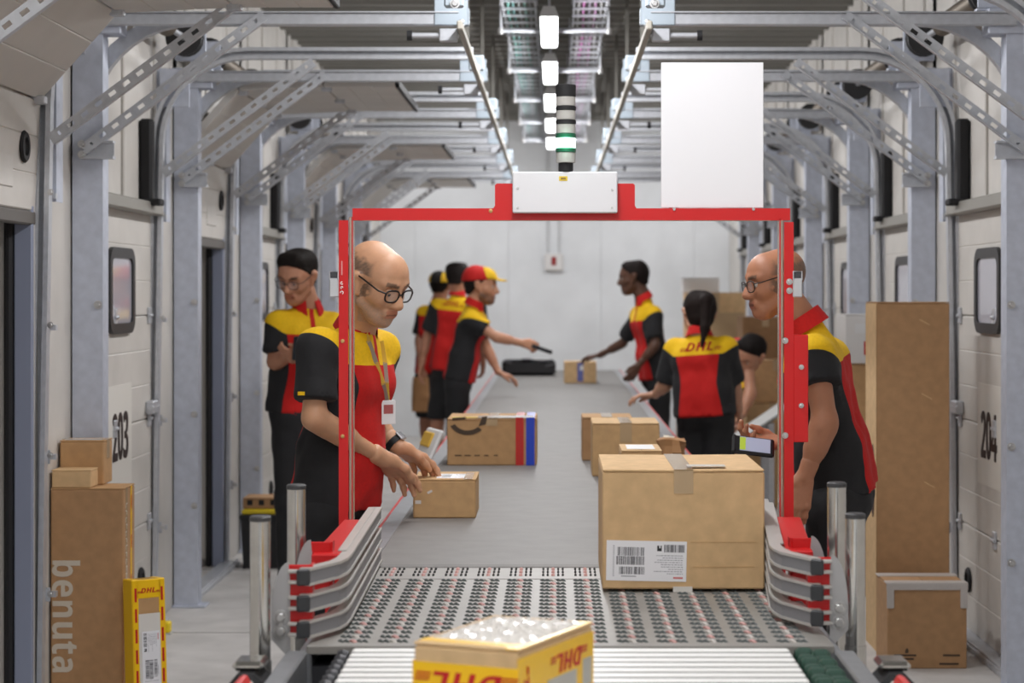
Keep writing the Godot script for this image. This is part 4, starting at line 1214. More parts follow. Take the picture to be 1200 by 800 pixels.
	part("parcel_body", mb().box(lean * Vector3(0, 0.25, 0), Vector3(0.13, 0.48, 0.08), 0.004, lean), card(1), dp)
	for x in [-0.052, 0.052]:
		part("yellow_edge", mb().box(lean * Vector3(x, 0.25, 0.0), Vector3(0.028, 0.483, 0.083), 0.004, lean), mat("tape_yellow", c8(250, 200, 24), 0.3), dp)
		for i in 6:
			part("red_mark", mb().box(lean * Vector3(x, 0.06 + i * 0.075, 0.042), Vector3(0.008, 0.05, 0.001), 0.0, lean), mark_red, dp)
	part("yellow_cap", mb().box(lean * Vector3(0, 0.455, 0.0), Vector3(0.1, 0.07, 0.083), 0.003, lean), mat("tape_yellow", c8(250, 200, 24), 0.3), dp)
	part("red_letters", mb().add(delivery_mark(0.018), Transform3D(lean, lean * Vector3(-0.0, 0.45, 0.0425))), mark_red, dp)
	part("pouch", mb().box(lean * Vector3(0.0, 0.22, 0.0415), Vector3(0.085, 0.29, 0.002), 0.0, lean), film(), dp)
	part("shipping_label", mb().plate(lean * Vector3(0.003, 0.2, 0.0432), 0.2, 0.07, 0.001, lean * Basis(Vector3(0, 0, 1), PI / 2)), label_mat(2), dp)
	var yb := thing("yellow_floor_block", "small yellow block on the floor by door 203", "block", at(193, 742, 9.3))
	yb.position.y = 0.0
	part("block_body", mb().box(Vector3(0, 0.03, 0), Vector3(0.055, 0.05, 0.06), 0.006), mat("block_yellow", c8(240, 210, 30), 0.45), yb)
	part("block_foot", mb().box(Vector3(0, 0.003, 0), Vector3(0.07, 0.006, 0.07), 0.002), steel(), yb)
	# black bin with yellow lid and a flattened carton
	var bin := thing("black_bin", "black plastic bin with yellow lid on the floor by the corridor wall", "bin", Vector3(-1.61, 0, -11.6))
	part("bin_body", taper_box(0.27, 0.30, 0.24, 0.27, 0.30), mat("bin_black", c8(32, 33, 36), 0.5), bin)
	part("bin_rim", mb().box(Vector3(0, 0.29, 0), Vector3(0.31, 0.025, 0.28), 0.006), mat("bin_black", c8(32, 33, 36), 0.5), bin)
	part("lid", mb().box(Vector3(0, 0.317, 0), Vector3(0.29, 0.03, 0.26), 0.008), mat("lid_yellow", c8(226, 200, 40), 0.4), bin)
	var bt := carton("tray_carton", "shallow brown carton tray with dark slots on the black bin", Vector3(-1.61, 0.334, -11.6), Vector3(0.28, 0.06, 0.22), 0.0, 3, {"tape": false})
	for i in 4:
		part("slot", mb().box(Vector3(-0.1 + i * 0.065, 0.035, 0.1105), Vector3(0.03, 0.03, 0.002)), black_rubber(), bt)

	# --- on the floor by door 204
	var tall := carton("tall_plain_carton", "tall plain brown carton standing by the wall behind the bubble-taped box", Vector3(1.545, 0, -8.98), Vector3(0.315, 1.505, 0.30), 0.0, 3, {"tape": false})
	part("pale_edge", mb().box(Vector3(-0.1583, 0.75, 0.0), Vector3(0.001, 1.5, 0.3)), card(0), tall)
	part("oval_print", mb().lathe([Vector2(0.05, 0), Vector2(0.05, 0.001), Vector2(0, 0.001)], 24, Vector3(-0.1592, 0.73, 0.06), Basis(Vector3(0, 0, 3.6), Vector3(-1, 0, 0), Vector3(0, -1.0, 0)).orthonormalized().scaled(Vector3(1, 3.2, 1.0))), mat("oval_dark", c8(70, 40, 36), 0.6), tall)
	for q in [[0.05, 1.42], [0.06, 1.1], [0.07, 0.72]]:
		part("scuff", mb().box(Vector3(q[0], q[1], 0.1503), Vector3(0.05, 0.004, 0.001), 0.0, Basis(Vector3(0, 0, 1), -0.5)), card(0), tall)
	var bb := front_carton("bubble_taped_box", "square brown box edged with white bubble tape on the floor", 1040, 1133, 684, 0.0, 8.43, 0.3, 3, {"tape": false})
	var bw := 93.0 * 8.43 / FOCAL
	var bh: float = EYE - (684 - VPY) * 8.43 / FOCAL
	var bub := mat("bubble_white", c8(222, 214, 208), 0.35, 0.0, grain("bubble", 0.12, 0.75, 1.0), 12.0)
	part("bubble_edge", mb().box(Vector3(0, bh - 0.01, 0.1525), Vector3(bw + 0.01, 0.03, 0.006), 0.002).box(Vector3(0, bh + 0.003, 0.12), Vector3(bw + 0.01, 0.006, 0.07), 0.002), bub, bb)
	for x in [-1.0, 1.0]:
		part("bubble_corner", mb().box(Vector3(x * (bw / 2 - 0.012), bh - 0.05, 0.1528), Vector3(0.03, 0.1, 0.006), 0.002), bub, bb)
	part("bubble_edge", mb().box(Vector3(0, bh + 0.003, -0.1), Vector3(bw + 0.01, 0.006, 0.08), 0.002), bub, bb)
	for q in [[-0.09, 0.055, 0.09], [-0.09, 0.04, 0.07], [0.1, 0.055, 0.07], [0.09, 0.02, 0.08], [-0.12, 0.02, 0.03]]:
		part("fine_print", mb().box(Vector3(q[0], q[1], 0.1505), Vector3(q[2], 0.008, 0.001)), print_dark, bb)
	part("printed_flame", mb().prism(PackedVector2Array([Vector2(-0.006, 0), Vector2(0.007, 0), Vector2(0.009, 0.012), Vector2(0.002, 0.022), Vector2(-0.005, 0.012)]), 0.001, Vector3(-0.085, 0.064, 0.1502)), print_dark, bb)
	var side_box := carton("brown_carton", "brown carton on the floor carrying a white box with red mark", Vector3(1.63, 0, -10.6), Vector3(0.3, 1.18, 0.36), 0.0, 1, {"tape": false})
	var wb := carton("white_box", "white box with small red mark on a brown carton behind the tall plain one", Vector3(1.63, 1.184, -10.6), Vector3(0.3, 0.25, 0.34), 0.0, 0, {"tape": false})
	for c in wb.get_children():
		c.set_surface_override_material(0, mat("box_white", c8(222, 220, 218), 0.5))
	part("red_mark", mb().box(Vector3(-0.04, 0.08, 0.171), Vector3(0.03, 0.07, 0.001)), mat("mark_red", c8(196, 20, 30), 0.5), wb)
	part("sticker", mb().box(Vector3(-0.04, 0.18, 0.171), Vector3(0.12, 0.05, 0.001)), mat("paper_white", c8(226, 226, 226), 0.5), wb)

	# --- stacked cartons behind the woman
	carton("stacked_carton", "large brown carton at the bottom of the stack behind the woman with ponytail", Vector3(1.36, 0, -17.6), Vector3(0.6, 0.82, 0.5), 0.0, 1, {"group": ""})
	var st2 := carton("stacked_carton", "large pale brown carton on top of another, carrying the white box, behind the woman", Vector3(1.37, 0.825, -17.6), Vector3(0.5, 0.72, 0.48), 0.0, 0, {"drop": 0.2})
	part("film_sheet", mb().box(Vector3(0.1, 0.4, 0.2415), Vector3(0.28, 0.3, 0.002)), tape_clear(), st2)
	var wt := carton("white_top_box", "small white box on the tallest carton stack by the end wall", Vector3(1.25, 1.5495, -17.62), Vector3(0.31, 0.12, 0.3), 0.0, 0, {"tape": false})
	for c in wt.get_children():
		c.set_surface_override_material(0, mat("box_white", c8(222, 220, 218), 0.5))
	carton("stacked_carton", "dark brown carton standing against the door wall behind the bending man", Vector3(1.58, 0, -15.6), Vector3(0.34, 1.36, 0.5), 0.0, 5, {})
	carton("stacked_carton", "medium brown carton on the floor before the dark brown one", Vector3(1.57, 0, -14.95), Vector3(0.38, 0.75, 0.45), 0.0, 2, {})
	carton("stacked_carton", "squat brown carton on top of the medium brown one", Vector3(1.58, 0.755, -14.95), Vector3(0.32, 0.3, 0.4), 0.08, 1, {})
	# a short steel slide beside the gate
	var sl := thing("steel_slide", "grey steel slide sloping off beside the stacked cartons", "slide", Vector3(1.24, 0, -12.9))
	part("slide_sheet", mb().box(Vector3(0.1, 0.76, 0), Vector3(0.5, 0.02, 0.5), 0.004, Basis(Vector3(0, 0, 1), 0.6)), mat("slide_grey", c8(150, 152, 150), 0.5, 0.2), sl)
	for z in [-0.2, 0.2]:
		part("slide_leg", mb().box(Vector3(0.1, 0.37, z), Vector3(0.04, 0.74, 0.04), 0.003), steel(), sl)
	# fire alarm call point on the end wall
	var fa := thing("fire_call_point", "white call point box with small red mark on the end wall", "call point", at(649, 307, 22.0))
	part("call_box", mb().box(Vector3(0, 0, 0), Vector3(0.2, 0.185, 0.06), 0.012), mat("box_white", c8(222, 220, 218), 0.5), fa)
	part("red_button", mb().box(Vector3(0, 0.01, 0.032), Vector3(0.05, 0.09, 0.012), 0.004), mat("mark_dark_red", c8(150, 36, 34), 0.5), fa)
	for x in [-0.06, 0.06]:
		part("conduit", mb().tube([Vector3(x, 0.08, -0.01), Vector3(x, 1.6, -0.01)], 0.012, 8), mat("conduit_grey", c8(206, 208, 210), 0.5), fa)

func pale_strokes(p: Vector3) -> Mb:
	# a faint upright row of print, too worn to read
	var m := mb()
	for i in 11:
		var y := 0.14 - i * 0.026
		m.box(p + Vector3(0, y, -0.006 if i % 3 == 0 else 0.004), Vector3(0.001, 0.004, 0.022 - 0.004 * (i % 3)))
		m.box(p + Vector3(0, y - 0.009, 0.01 if i % 2 == 0 else -0.009), Vector3(0.001, 0.015, 0.004))
	return m

func taper_box(w0: float, w1: float, d0: float, d1: float, h: float) -> Mb:
	var m := mb()
	var a := []
	var b := []
	for q in [[-1, -1], [1, -1], [1, 1], [-1, 1]]:
		a.append(Vector3(q[0] * w0 / 2, 0, q[1] * d0 / 2))
		b.append(Vector3(q[0] * w1 / 2, h, q[1] * d1 / 2))
	var c := Vector3(0, h / 2, 0)
	m.convex(a, c)
	m.convex(b, c)
	for i in 4:
		m.convex([a[i], a[(i + 1) % 4], b[(i + 1) % 4], b[i]], c)
	return m

func crumple(size: Vector3, seed_no: int, amount: float) -> Mb:
	# a faceted lump standing on y = 0
	var f := FastNoiseLite.new()
	f.seed = seed_no
	f.frequency = 1.4
	var m := mb()
	var nu := 12
	var nv := 8
	var g := []
	for j in nv + 1:
		var row := []
		for i in nu:
			var a := TAU * i / nu
			var v := float(j) / nv
			var r := 1.0 - 0.12 * v
			var dirn := Vector3(cos(a), v, sin(a))
			var k := 1.0 + amount * f.get_noise_3dv(dirn * 2.0)
			var cap := 0.0 if j == nv else 1.0
			if j == nv:
				v = float(nv - 1) / nv
			row.append(Vector3(size.x / 2 * r * cos(a) * k * cap, size.y * v * (1.0 + 0.2 * amount * f.get_noise_3dv(dirn * 3.0)), size.z / 2 * r * sin(a) * k * cap))
		g.append(row)
	for j in nv:
		for i in nu:
			var i2 := (i + 1) % nu
			m.quad(g[j][i2], g[j][i], g[j + 1][i], g[j + 1][i2])
	return m

func crumple_sheet(w: float, l: float) -> Mb:
	# wrinkled clear film lying over a box top
	var f := FastNoiseLite.new()
	f.seed = 3
	f.frequency = 1.0
	var m := mb()
	var nx := 22
	var nz := 30
	var g := []
	for i in nx + 1:
		var row := []
		for j in nz + 1:
			var x := (float(i) / nx - 0.5) * w
			var z := (float(j) / nz - 0.5) * l
			var e := minf(minf(i, nx - i) / 3.0, minf(j, nz - j) / 3.0)
			row.append(Vector3(x, 0.001 + clampf(e, 0, 1) * (0.006 + 0.008 * f.get_noise_2d(x * 60, z * 60)), z))
		g.append(row)
	for i in nx:
		for j in nz:
			m.quad(g[i][j], g[i][j + 1], g[i + 1][j + 1], g[i + 1][j])
	return m

# ---------------------------------------------------------------- people
# A figure is a field of tapered capsules joined by a smooth minimum and meshed as surface nets.
class Field:
	var a := PackedVector3Array()
	var ba := PackedVector3Array()
	var il := PackedFloat32Array()
	var ra := PackedFloat32Array()
	var dr := PackedFloat32Array()
	var cut := PackedByteArray()      # 1: the capsule ends flat at b
	var k := 0.04
	var planes := []                  # [normal, offset]: keep where normal . p < offset
	var holes := []                   # [centre, radius]: smoothly taken away
	var fold := 0.0
	var fold_noise: FastNoiseLite
	var lo := Vector3(1e9, 1e9, 1e9)
	var hi := Vector3(-1e9, -1e9, -1e9)

	func bone(p: Vector3, q: Vector3, r0: float, r1: float, flat := false) -> void:
		var v := q - p
		if v.length_squared() < 1e-8:
			v = Vector3(0, 1e-4, 0)
		a.append(p); ba.append(v); il.append(1.0 / v.length_squared()); ra.append(r0); dr.append(r1 - r0); cut.append(1 if flat else 0)
		var r := maxf(r0, r1) + 0.02
		lo = lo.min(p - Vector3.ONE * r).min(q - Vector3.ONE * r)
		hi = hi.max(p + Vector3.ONE * r).max(q + Vector3.ONE * r)

	func one(i: int, p: Vector3) -> float:
		var pa := p - a[i]
		var t := pa.dot(ba[i]) * il[i]
		var tc := clampf(t, 0.0, 1.0)
		var d := (pa - ba[i] * tc).length() - ra[i] - dr[i] * tc
		if cut[i] == 1:
			d = maxf(d, (t - 1.0) / sqrt(il[i]))
		return d

	func at(p: Vector3, use: PackedInt32Array) -> float:
		var d := 1e3
		for i in use:
			var pa := p - a[i]
			var t := pa.dot(ba[i]) * il[i]
			var tc := clampf(t, 0.0, 1.0)
			var e := (pa - ba[i] * tc).length() - ra[i] - dr[i] * tc
			if cut[i] == 1:
				e = maxf(e, (t - 1.0) / sqrt(il[i]))
			var h := k - absf(d - e)
			d = minf(d, e)
			if h > 0.0:
				d -= h * h / (4.0 * k)
		for q in holes:
			var e: float = q[1] - (p - q[0]).length()
			var h := 0.012 - absf(d - e)
			d = maxf(d, e)
			if h > 0.0:
				d += h * h / 0.048
		if fold > 0.0:
			d += fold * fold_noise.get_noise_3dv(p)
		for q in planes:
			d = maxf(d, p.dot(q[0]) - q[1])
		return d

	func every() -> PackedInt32Array:
		return PackedInt32Array(range(a.size()))

	# [vertices, normals, indices (clockwise fronts)]
	func net(cell: float) -> Array:
		var n := 6
		var size := hi - lo
		var bx := int(ceil(size.x / (cell * n))) + 1
		var by := int(ceil(size.y / (cell * n))) + 1
		var bz := int(ceil(size.z / (cell * n))) + 1
		var nx := bx * n + 1
		var ny := by * n + 1
		var nz := bz * n + 1
		var BIG := 1e6
		var val := PackedFloat32Array()
		val.resize(nx * ny * nz)
		val.fill(BIG)
		var vid := PackedInt32Array()
		vid.resize(nx * ny * nz)
		vid.fill(-1)
		var half := cell * n * 0.5
		var reach := half * 1.7321 + 0.002 + fold
		var active := []
		var count := a.size()
		for ib in bx:
			for jb in by:
				for kb in bz:
					var c := lo + Vector3((ib + 0.5) * n, (jb + 0.5) * n, (kb + 0.5) * n) * cell
					var dm := 1e3
					var ds := PackedFloat32Array()
					ds.resize(count)
					for i in count:
						var e := one(i, c)
						ds[i] = e
						if e < dm: dm = e
					if dm > reach + k * 0.6:
						continue
					if dm < -reach - k and planes.is_empty() and holes.is_empty():
						continue
					var use := PackedInt32Array()
					for i in count:
						if ds[i] < dm + 2.0 * reach + k:
							use.append(i)
					active.append(Vector3i(ib, jb, kb))
					for i in range(ib * n, ib * n + n + 1):
						for j in range(jb * n, jb * n + n + 1):
							var row := (i * ny + j) * nz
							for m in range(kb * n, kb * n + n + 1):
								if val[row + m] == BIG:
									val[row + m] = at(lo + Vector3(i, j, m) * cell, use)
		var vs := PackedVector3Array()
		var ns := PackedVector3Array()
		var sx := ny * nz
		var sy := nz
		for blk in active:
			for i in range(blk.x * n, blk.x * n + n):
				for j in range(blk.y * n, blk.y * n + n):
					for m in range(blk.z * n, blk.z * n + n):
						var o := (i * ny + j) * nz + m
						var v0 := val[o]; var v1 := val[o + sx]; var v2 := val[o + sy]; var v3 := val[o + sx + sy]
						var v4 := val[o + 1]; var v5 := val[o + sx + 1]; var v6 := val[o + sy + 1]; var v7 := val[o + sx + sy + 1]
						var neg := int(v0 < 0) + int(v1 < 0) + int(v2 < 0) + int(v3 < 0) + int(v4 < 0) + int(v5 < 0) + int(v6 < 0) + int(v7 < 0)
						if neg == 0 or neg == 8:
							continue
						var s := Vector3.ZERO
						var q := 0
						if (v0 < 0) != (v1 < 0): s += Vector3(v0 / (v0 - v1), 0, 0); q += 1
						if (v2 < 0) != (v3 < 0): s += Vector3(v2 / (v2 - v3), 1, 0); q += 1
						if (v4 < 0) != (v5 < 0): s += Vector3(v4 / (v4 - v5), 0, 1); q += 1
						if (v6 < 0) != (v7 < 0): s += Vector3(v6 / (v6 - v7), 1, 1); q += 1
						if (v0 < 0) != (v2 < 0): s += Vector3(0, v0 / (v0 - v2), 0); q += 1
						if (v1 < 0) != (v3 < 0): s += Vector3(1, v1 / (v1 - v3), 0); q += 1
						if (v4 < 0) != (v6 < 0): s += Vector3(0, v4 / (v4 - v6), 1); q += 1
						if (v5 < 0) != (v7 < 0): s += Vector3(1, v5 / (v5 - v7), 1); q += 1
						if (v0 < 0) != (v4 < 0): s += Vector3(0, 0, v0 / (v0 - v4)); q += 1
						if (v1 < 0) != (v5 < 0): s += Vector3(1, 0, v1 / (v1 - v5)); q += 1
						if (v2 < 0) != (v6 < 0): s += Vector3(0, 1, v2 / (v2 - v6)); q += 1
						if (v3 < 0) != (v7 < 0): s += Vector3(1, 1, v3 / (v3 - v7)); q += 1
						vid[o] = vs.size()
						vs.append(lo + (Vector3(i, j, m) + s / q) * cell)
						ns.append(Vector3(v1 + v3 + v5 + v7 - v0 - v2 - v4 - v6, v2 + v3 + v6 + v7 - v0 - v1 - v4 - v5, v4 + v5 + v6 + v7 - v0 - v1 - v2 - v3).normalized())
		var ix := PackedInt32Array()
		for blk in active:
			for i in range(blk.x * n, blk.x * n + n):
				for j in range(blk.y * n, blk.y * n + n):
					for m in range(blk.z * n, blk.z * n + n):
						var o := (i * ny + j) * nz + m
						if vid[o] < 0:
							continue
						var inside := val[o] < 0
						if j > 0 and m > 0 and inside != (val[o + sx] < 0):
							face(ix, vid[o], vid[o - sy], vid[o - sy - 1], vid[o - 1], not inside)
						if i > 0 and m > 0 and inside != (val[o + sy] < 0):
							face(ix, vid[o], vid[o - 1], vid[o - sx - 1], vid[o - sx], not inside)
						if i > 0 and j > 0 and inside != (val[o + 1] < 0):
							face(ix, vid[o], vid[o - sx], vid[o - sx - sy], vid[o - sy], not inside)
		return [vs, ns, ix]

	func face(ix: PackedInt32Array, a_: int, b_: int, c_: int, d_: int, flip: bool) -> void:
		if a_ < 0 or b_ < 0 or c_ < 0 or d_ < 0:
			return
		if flip:
			ix.append(a_); ix.append(b_); ix.append(c_); ix.append(a_); ix.append(c_); ix.append(d_)
		else:
			ix.append(a_); ix.append(c_); ix.append(b_); ix.append(a_); ix.append(d_); ix.append(c_)

# adds a net to a builder; tint(position) gives each vertex its colour
func pour(m: Mb, net: Array, tint = null, t := Transform3D.IDENTITY) -> void:
	var vs: PackedVector3Array = net[0]
	var ns: PackedVector3Array = net[1]
	var cols := PackedColorArray()
	if tint != null:
		for p in vs:
			cols.append(tint.call(p))
	for i in net[2]:
		m.v.append(t * vs[i])
		m.n.append((t.basis * ns[i]).normalized())
		if tint != null:
			m.c.append(cols[i])

# cuts a net along g(p) = 0 into [g > 0, g <= 0], each again triangles as [p, n] pairs
func soup(net: Array) -> Array:
	var out := []
	var ix: PackedInt32Array = net[2]
	for i in range(0, ix.size(), 3):
		out.append([net[0][ix[i]], net[0][ix[i + 1]], net[0][ix[i + 2]], net[1][ix[i]], net[1][ix[i + 1]], net[1][ix[i + 2]]])
	return out

func split(tris: Array, g: Callable) -> Array:
	var pos := []
	var neg := []
	for t in tris:
		var s := [g.call(t[0]), g.call(t[1]), g.call(t[2])]
		if s[0] > 0 and s[1] > 0 and s[2] > 0:
			pos.append(t)
			continue
		if s[0] <= 0 and s[1] <= 0 and s[2] <= 0:
			neg.append(t)
			continue
		var up := []
		var down := []
		for i in 3:
			var j := (i + 1) % 3
			(up if s[i] > 0 else down).append([t[i], t[3 + i]])
			if (s[i] > 0) != (s[j] > 0):
				var w: float = s[i] / (s[i] - s[j])
				var e := [t[i].lerp(t[j], w), t[3 + i].lerp(t[3 + j], w)]
				up.append(e); down.append(e)
		for q in [[up, pos], [down, neg]]:
			for i in range(1, q[0].size() - 1):
				q[1].append([q[0][0][0], q[0][i][0], q[0][i + 1][0], q[0][0][1], q[0][i][1], q[0][i + 1][1]])
	return [pos, neg]

func from_soup(tris: Array) -> Mb:
	var m := mb()
	for t in tris:
		for i in 3:
			m.v.append(t[i])
			m.n.append(t[3 + i])
	return m

func cloth(called: String, col: Color, rough := 0.85) -> StandardMaterial3D:
	var m := mat("cloth_" + called, col, rough, 0.0, grain("weave", 0.05, 0.9, 1.0), 6.0)
	m.rim_enabled = true
	m.rim = 0.15
	return m

func finger_field(f: Field, knuckle: Vector3, dirn: Vector3, bend: Vector3, lens: Array, r: float, curl: float) -> Vector3:
	var p := knuckle
	var a := 0.0
	var rr := r
	for i in lens.size():
		a += curl * (0.7 if i == 0 else 1.0)
		var q: Vector3 = p + (dirn * cos(a) + bend * sin(a)) * lens[i]
		f.bone(p, q, rr, rr * 0.92)
		rr *= 0.92
		p = q
	return p

# a hand from the wrist: dirn along the palm, palm = the way the palm faces, thumb = the side where the thumb sits
func hand_field(wrist: Vector3, arm: Vector3, dirn: Vector3, palm: Vector3, thumb: Vector3, s: float, curl: float, thumb_in := 0.4) -> Field:
	var f := Field.new()
	f.k = 0.010 * s
	dirn = dirn.normalized()
	palm = (palm - dirn * palm.dot(dirn)).normalized()
	thumb = (thumb - dirn * thumb.dot(dirn) - palm * thumb.dot(palm)).normalized()
	f.bone(wrist - arm.normalized() * 0.05, wrist, 0.029 * s, 0.026 * s)
	var kn := []
	for i in 4:
		var side: float = (0.029 - i * 0.0195) * s
		var k: Vector3 = wrist + dirn * ([0.092, 0.096, 0.091, 0.082][i] * s) + thumb * side + palm * (0.002 * s)
		kn.append(k)
		f.bone(wrist + thumb * side * 0.55 + dirn * 0.012 * s, k, 0.0155 * s, 0.0125 * s)
	for i in 4:
		var spread: Vector3 = (dirn + thumb * [0.10, 0.03, -0.05, -0.14][i]).normalized()
		var L: float = [0.96, 1.06, 0.98, 0.78][i] * s
		finger_field(f, kn[i], spread, palm, [0.043 * L, 0.027 * L, 0.021 * L], [0.0098, 0.0100, 0.0094, 0.0083][i] * s, curl * (1.0 + 0.08 * i))
	var tb := wrist + thumb * 0.022 * s + dirn * 0.022 * s
	var td := (dirn * 0.75 + thumb * (0.75 - thumb_in * 0.5) + palm * thumb_in).normalized()
	var t1 := tb + td * 0.042 * s
	var td2 := (dirn + thumb * (0.15 - thumb_in * 0.3) + palm * thumb_in).normalized()
	var t2 := t1 + td2 * 0.034 * s
	f.bone(wrist + thumb * 0.012 * s, tb, 0.018 * s, 0.0165 * s)
	f.bone(tb, t1, 0.0155 * s, 0.0118 * s)
	f.bone(t1, t2, 0.0118 * s, 0.0106 * s)
	f.bone(t2, t2 + td2 * 0.024 * s, 0.0106 * s, 0.0085 * s)
	return f

# head in its own axes: x to its left ear when seen from behind -> right hand, y up, z forward; origin between the ears
func head_field(neck_local: Vector3, opts: Dictionary) -> Field:
	var f := Field.new()
	f.k = 0.016
	f.bone(Vector3(0, 0.042, -0.032), Vector3(0, 0.040, 0.024), 0.083, 0.077)
	f.bone(Vector3(0, 0.03, -0.02), Vector3(0, -0.005, 0.035), 0.074, 0.066)
	f.bone(Vector3(0, -0.02, 0.03), Vector3(0, -0.075, 0.05), 0.064, 0.046)
	for s in [-1.0, 1.0]:
		f.bone(Vector3(s * 0.036, -0.022, 0.066), Vector3(s * 0.046, -0.012, 0.045), 0.024, 0.026)     # cheekbone
		f.bone(Vector3(s * 0.048, -0.052, 0.012), Vector3(s * 0.022, -0.088, 0.062), 0.024, 0.02)      # jaw
		f.bone(Vector3(s * 0.014, 0.034, 0.094), Vector3(s * 0.046, 0.032, 0.076), 0.011, 0.012)       # brow
		f.bone(Vector3(s * 0.082, 0.02, -0.006), Vector3(s * 0.079, -0.028, 0.004), 0.011, 0.009)      # ear
		f.bone(Vector3(s * 0.092, 0.024, -0.016), Vector3(s * 0.091, -0.006, -0.018), 0.0075, 0.0065)
		f.bone(Vector3(s * 0.088, 0.03, -0.004), Vector3(s * 0.092, 0.024, -0.016), 0.0065, 0.0075)
		f.bone(Vector3(s * 0.013, -0.031, 0.1), Vector3(s * 0.011, -0.031, 0.108), 0.0095, 0.0085)    # nostril
		f.holes.append([Vector3(s * 0.032, 0.009, 0.107), 0.021])
	f.bone(Vector3(0, 0.02, 0.096), Vector3(0, -0.025, 0.117), 0.0085, 0.0145)    # nose
	f.bone(Vector3(-0.021, -0.057, 0.094), Vector3(0.021, -0.057, 0.094), 0.0068, 0.0068)   # lips
	f.bone(Vector3(-0.018, -0.068, 0.092), Vector3(0.018, -0.068, 0.092), 0.0072, 0.0072)
	f.bone(Vector3(0, -0.094, 0.078), Vector3(0, -0.096, 0.07), 0.021, 0.022)      # chin
	f.bone(Vector3(0, -0.045, -0.025), neck_local, 0.056, 0.06)
	if opts.get("full", false):
		f.bone(Vector3(-0.03, -0.06, 0.05), Vector3(0.03, -0.06, 0.05), 0.05, 0.05)
	return f

func skin_tint(base: Color, opts: Dictionary) -> Callable:
	var nz := FastNoiseLite.new()
	nz.seed = 21
	nz.frequency = 18.0
	var lin := base.srgb_to_linear()
	var hair: Color = opts.get("hair", c8(30, 24, 20))
	var hl := hair.srgb_to_linear()
	var bald: bool = opts.get("bald", false)
	var beard: float = opts.get("beard", 0.0)
	var beard_c: Color = opts.get("beard_colour", hair)
	var bl := beard_c.srgb_to_linear()
	return func(p: Vector3) -> Color:
		var c := lin
		# freckled unevenness of skin
		var k := 1.0 + 0.07 * nz.get_noise_3dv(p) + 0.05 * nz.get_noise_3dv(p * 6.0)
		c = Color(c.r * k, c.g * k, c.b * k)
		# lips and cheeks are redder
		if p.z > 0.088 and absf(p.x) < 0.026 and p.y < -0.05 and p.y > -0.076:
			c = c.lerp(Color(lin.r * 0.85, lin.g * 0.5, lin.b * 0.5), 0.6)
		if p.z > 0.085 and absf(p.x) < 0.024 and absf(p.y + 0.0625) < 0.0028:
			c = c.lerp(Color(lin.r * 0.25, lin.g * 0.15, lin.b * 0.15), 0.8)   # the line between the lips
		# brows
		if p.z > 0.06 and absf(p.y - 0.034 - 0.08 * (0.03 - absf(p.x)) * -1.0) < 0.006 and absf(p.x) > 0.012 and absf(p.x) < 0.052:
			c = c.lerp(hl, 0.75)
		if bald and p.y > -0.055:
			# cropped hair on the sides and back, bare crown
			var edge := p.y - (0.085 + 0.02 * nz.get_noise_3dv(p * 2.0))
			var front := p.z - (0.058 - 0.3 * maxf(0.0, p.y))
			if edge < 0.0 and front < 0.0 and (absf(p.x) < 0.088 and p.y > -0.045 + 0.5 * maxf(0.0, p.z)):
				var w := clampf(minf(-edge, -front) / 0.022, 0.0, 1.0) * (0.74 + 0.4 * nz.get_noise_3dv(p * 9.0))
				if absf(p.x) < 0.074 or p.z < -0.03 or p.y > 0.035:
					c = c.lerp(hl, clampf(w, 0.0, 0.8))
		if beard > 0.0 and p.z > 0.0 and p.y < -0.03 and p.y > -0.125:
			var w := clampf((-0.028 - 0.35 * clampf(p.z - 0.045, 0.0, 0.06) * 1.0 - p.y) / 0.02, 0.0, 1.0)
			if absf(p.x) < 0.016 and p.y > -0.046:
				w *= 0.3
			if absf(p.x) < 0.024 and p.y < -0.051 and p.y > -0.074 and p.z > 0.09:
				w = 0.0
			c = c.lerp(bl, w * beard * clampf(0.7 + 0.9 * nz.get_noise_3dv(p * 12.0), 0.0, 1.0))
		return Color(c.r, c.g, c.b, 1.0)

func glasses_part(t: Node3D, xf: Transform3D, m: Material, rim := 0.0018) -> void:
	var g := mb()
	for s in [-1.0, 1.0]:
		var ring := []
		for i in 19:
			var a := TAU * i / 18.0
			ring.append(Vector3(s * 0.034 + 0.0265 * signf(cos(a)) * pow(absf(cos(a)), 0.7) * (1.0 + 0.08 * sin(a)), 0.003 + 0.0195 * signf(sin(a)) * pow(absf(sin(a)), 0.7), 0.112 - 0.008 * absf(cos(a) * 0.5 + 0.5 * s)))
		g.add(mb().tube(ring, rim, 6, false))
		g.add(mb().tube([Vector3(s * 0.06, 0.012, 0.104), Vector3(s * 0.078, 0.014, 0.085), Vector3(s * 0.092, 0.03, -0.005), Vector3(s * 0.088, 0.01, -0.03)], rim, 6))
	g.add(mb().tube([Vector3(-0.009, 0.008, 0.112), Vector3(0, 0.011, 0.115), Vector3(0.009, 0.008, 0.112)], rim, 6))
	var o := part("glasses", mb().add(g, xf), m, t)
	var glass := mat("lens_glass", Color(0.9, 0.93, 0.95, 0.1), 0.02)
	glass.transparency = BaseMaterial3D.TRANSPARENCY_ALPHA
	for s in [-1.0, 1.0]:
		var pts := []
		for i in 18:
			var a := TAU * i / 18.0
			pts.append(Vector3(s * 0.033 + 0.023 * cos(a), 0.004 + 0.019 * sin(a), 0.1095))
		var lens := mb()
		for i in range(1, 17):
			lens.tri(pts[0], pts[i], pts[i + 1], Vector3(0, 0, 1), Vector3(0, 0, 1), Vector3(0, 0, 1))
		part("lens", mb().add(lens, xf), glass, o)

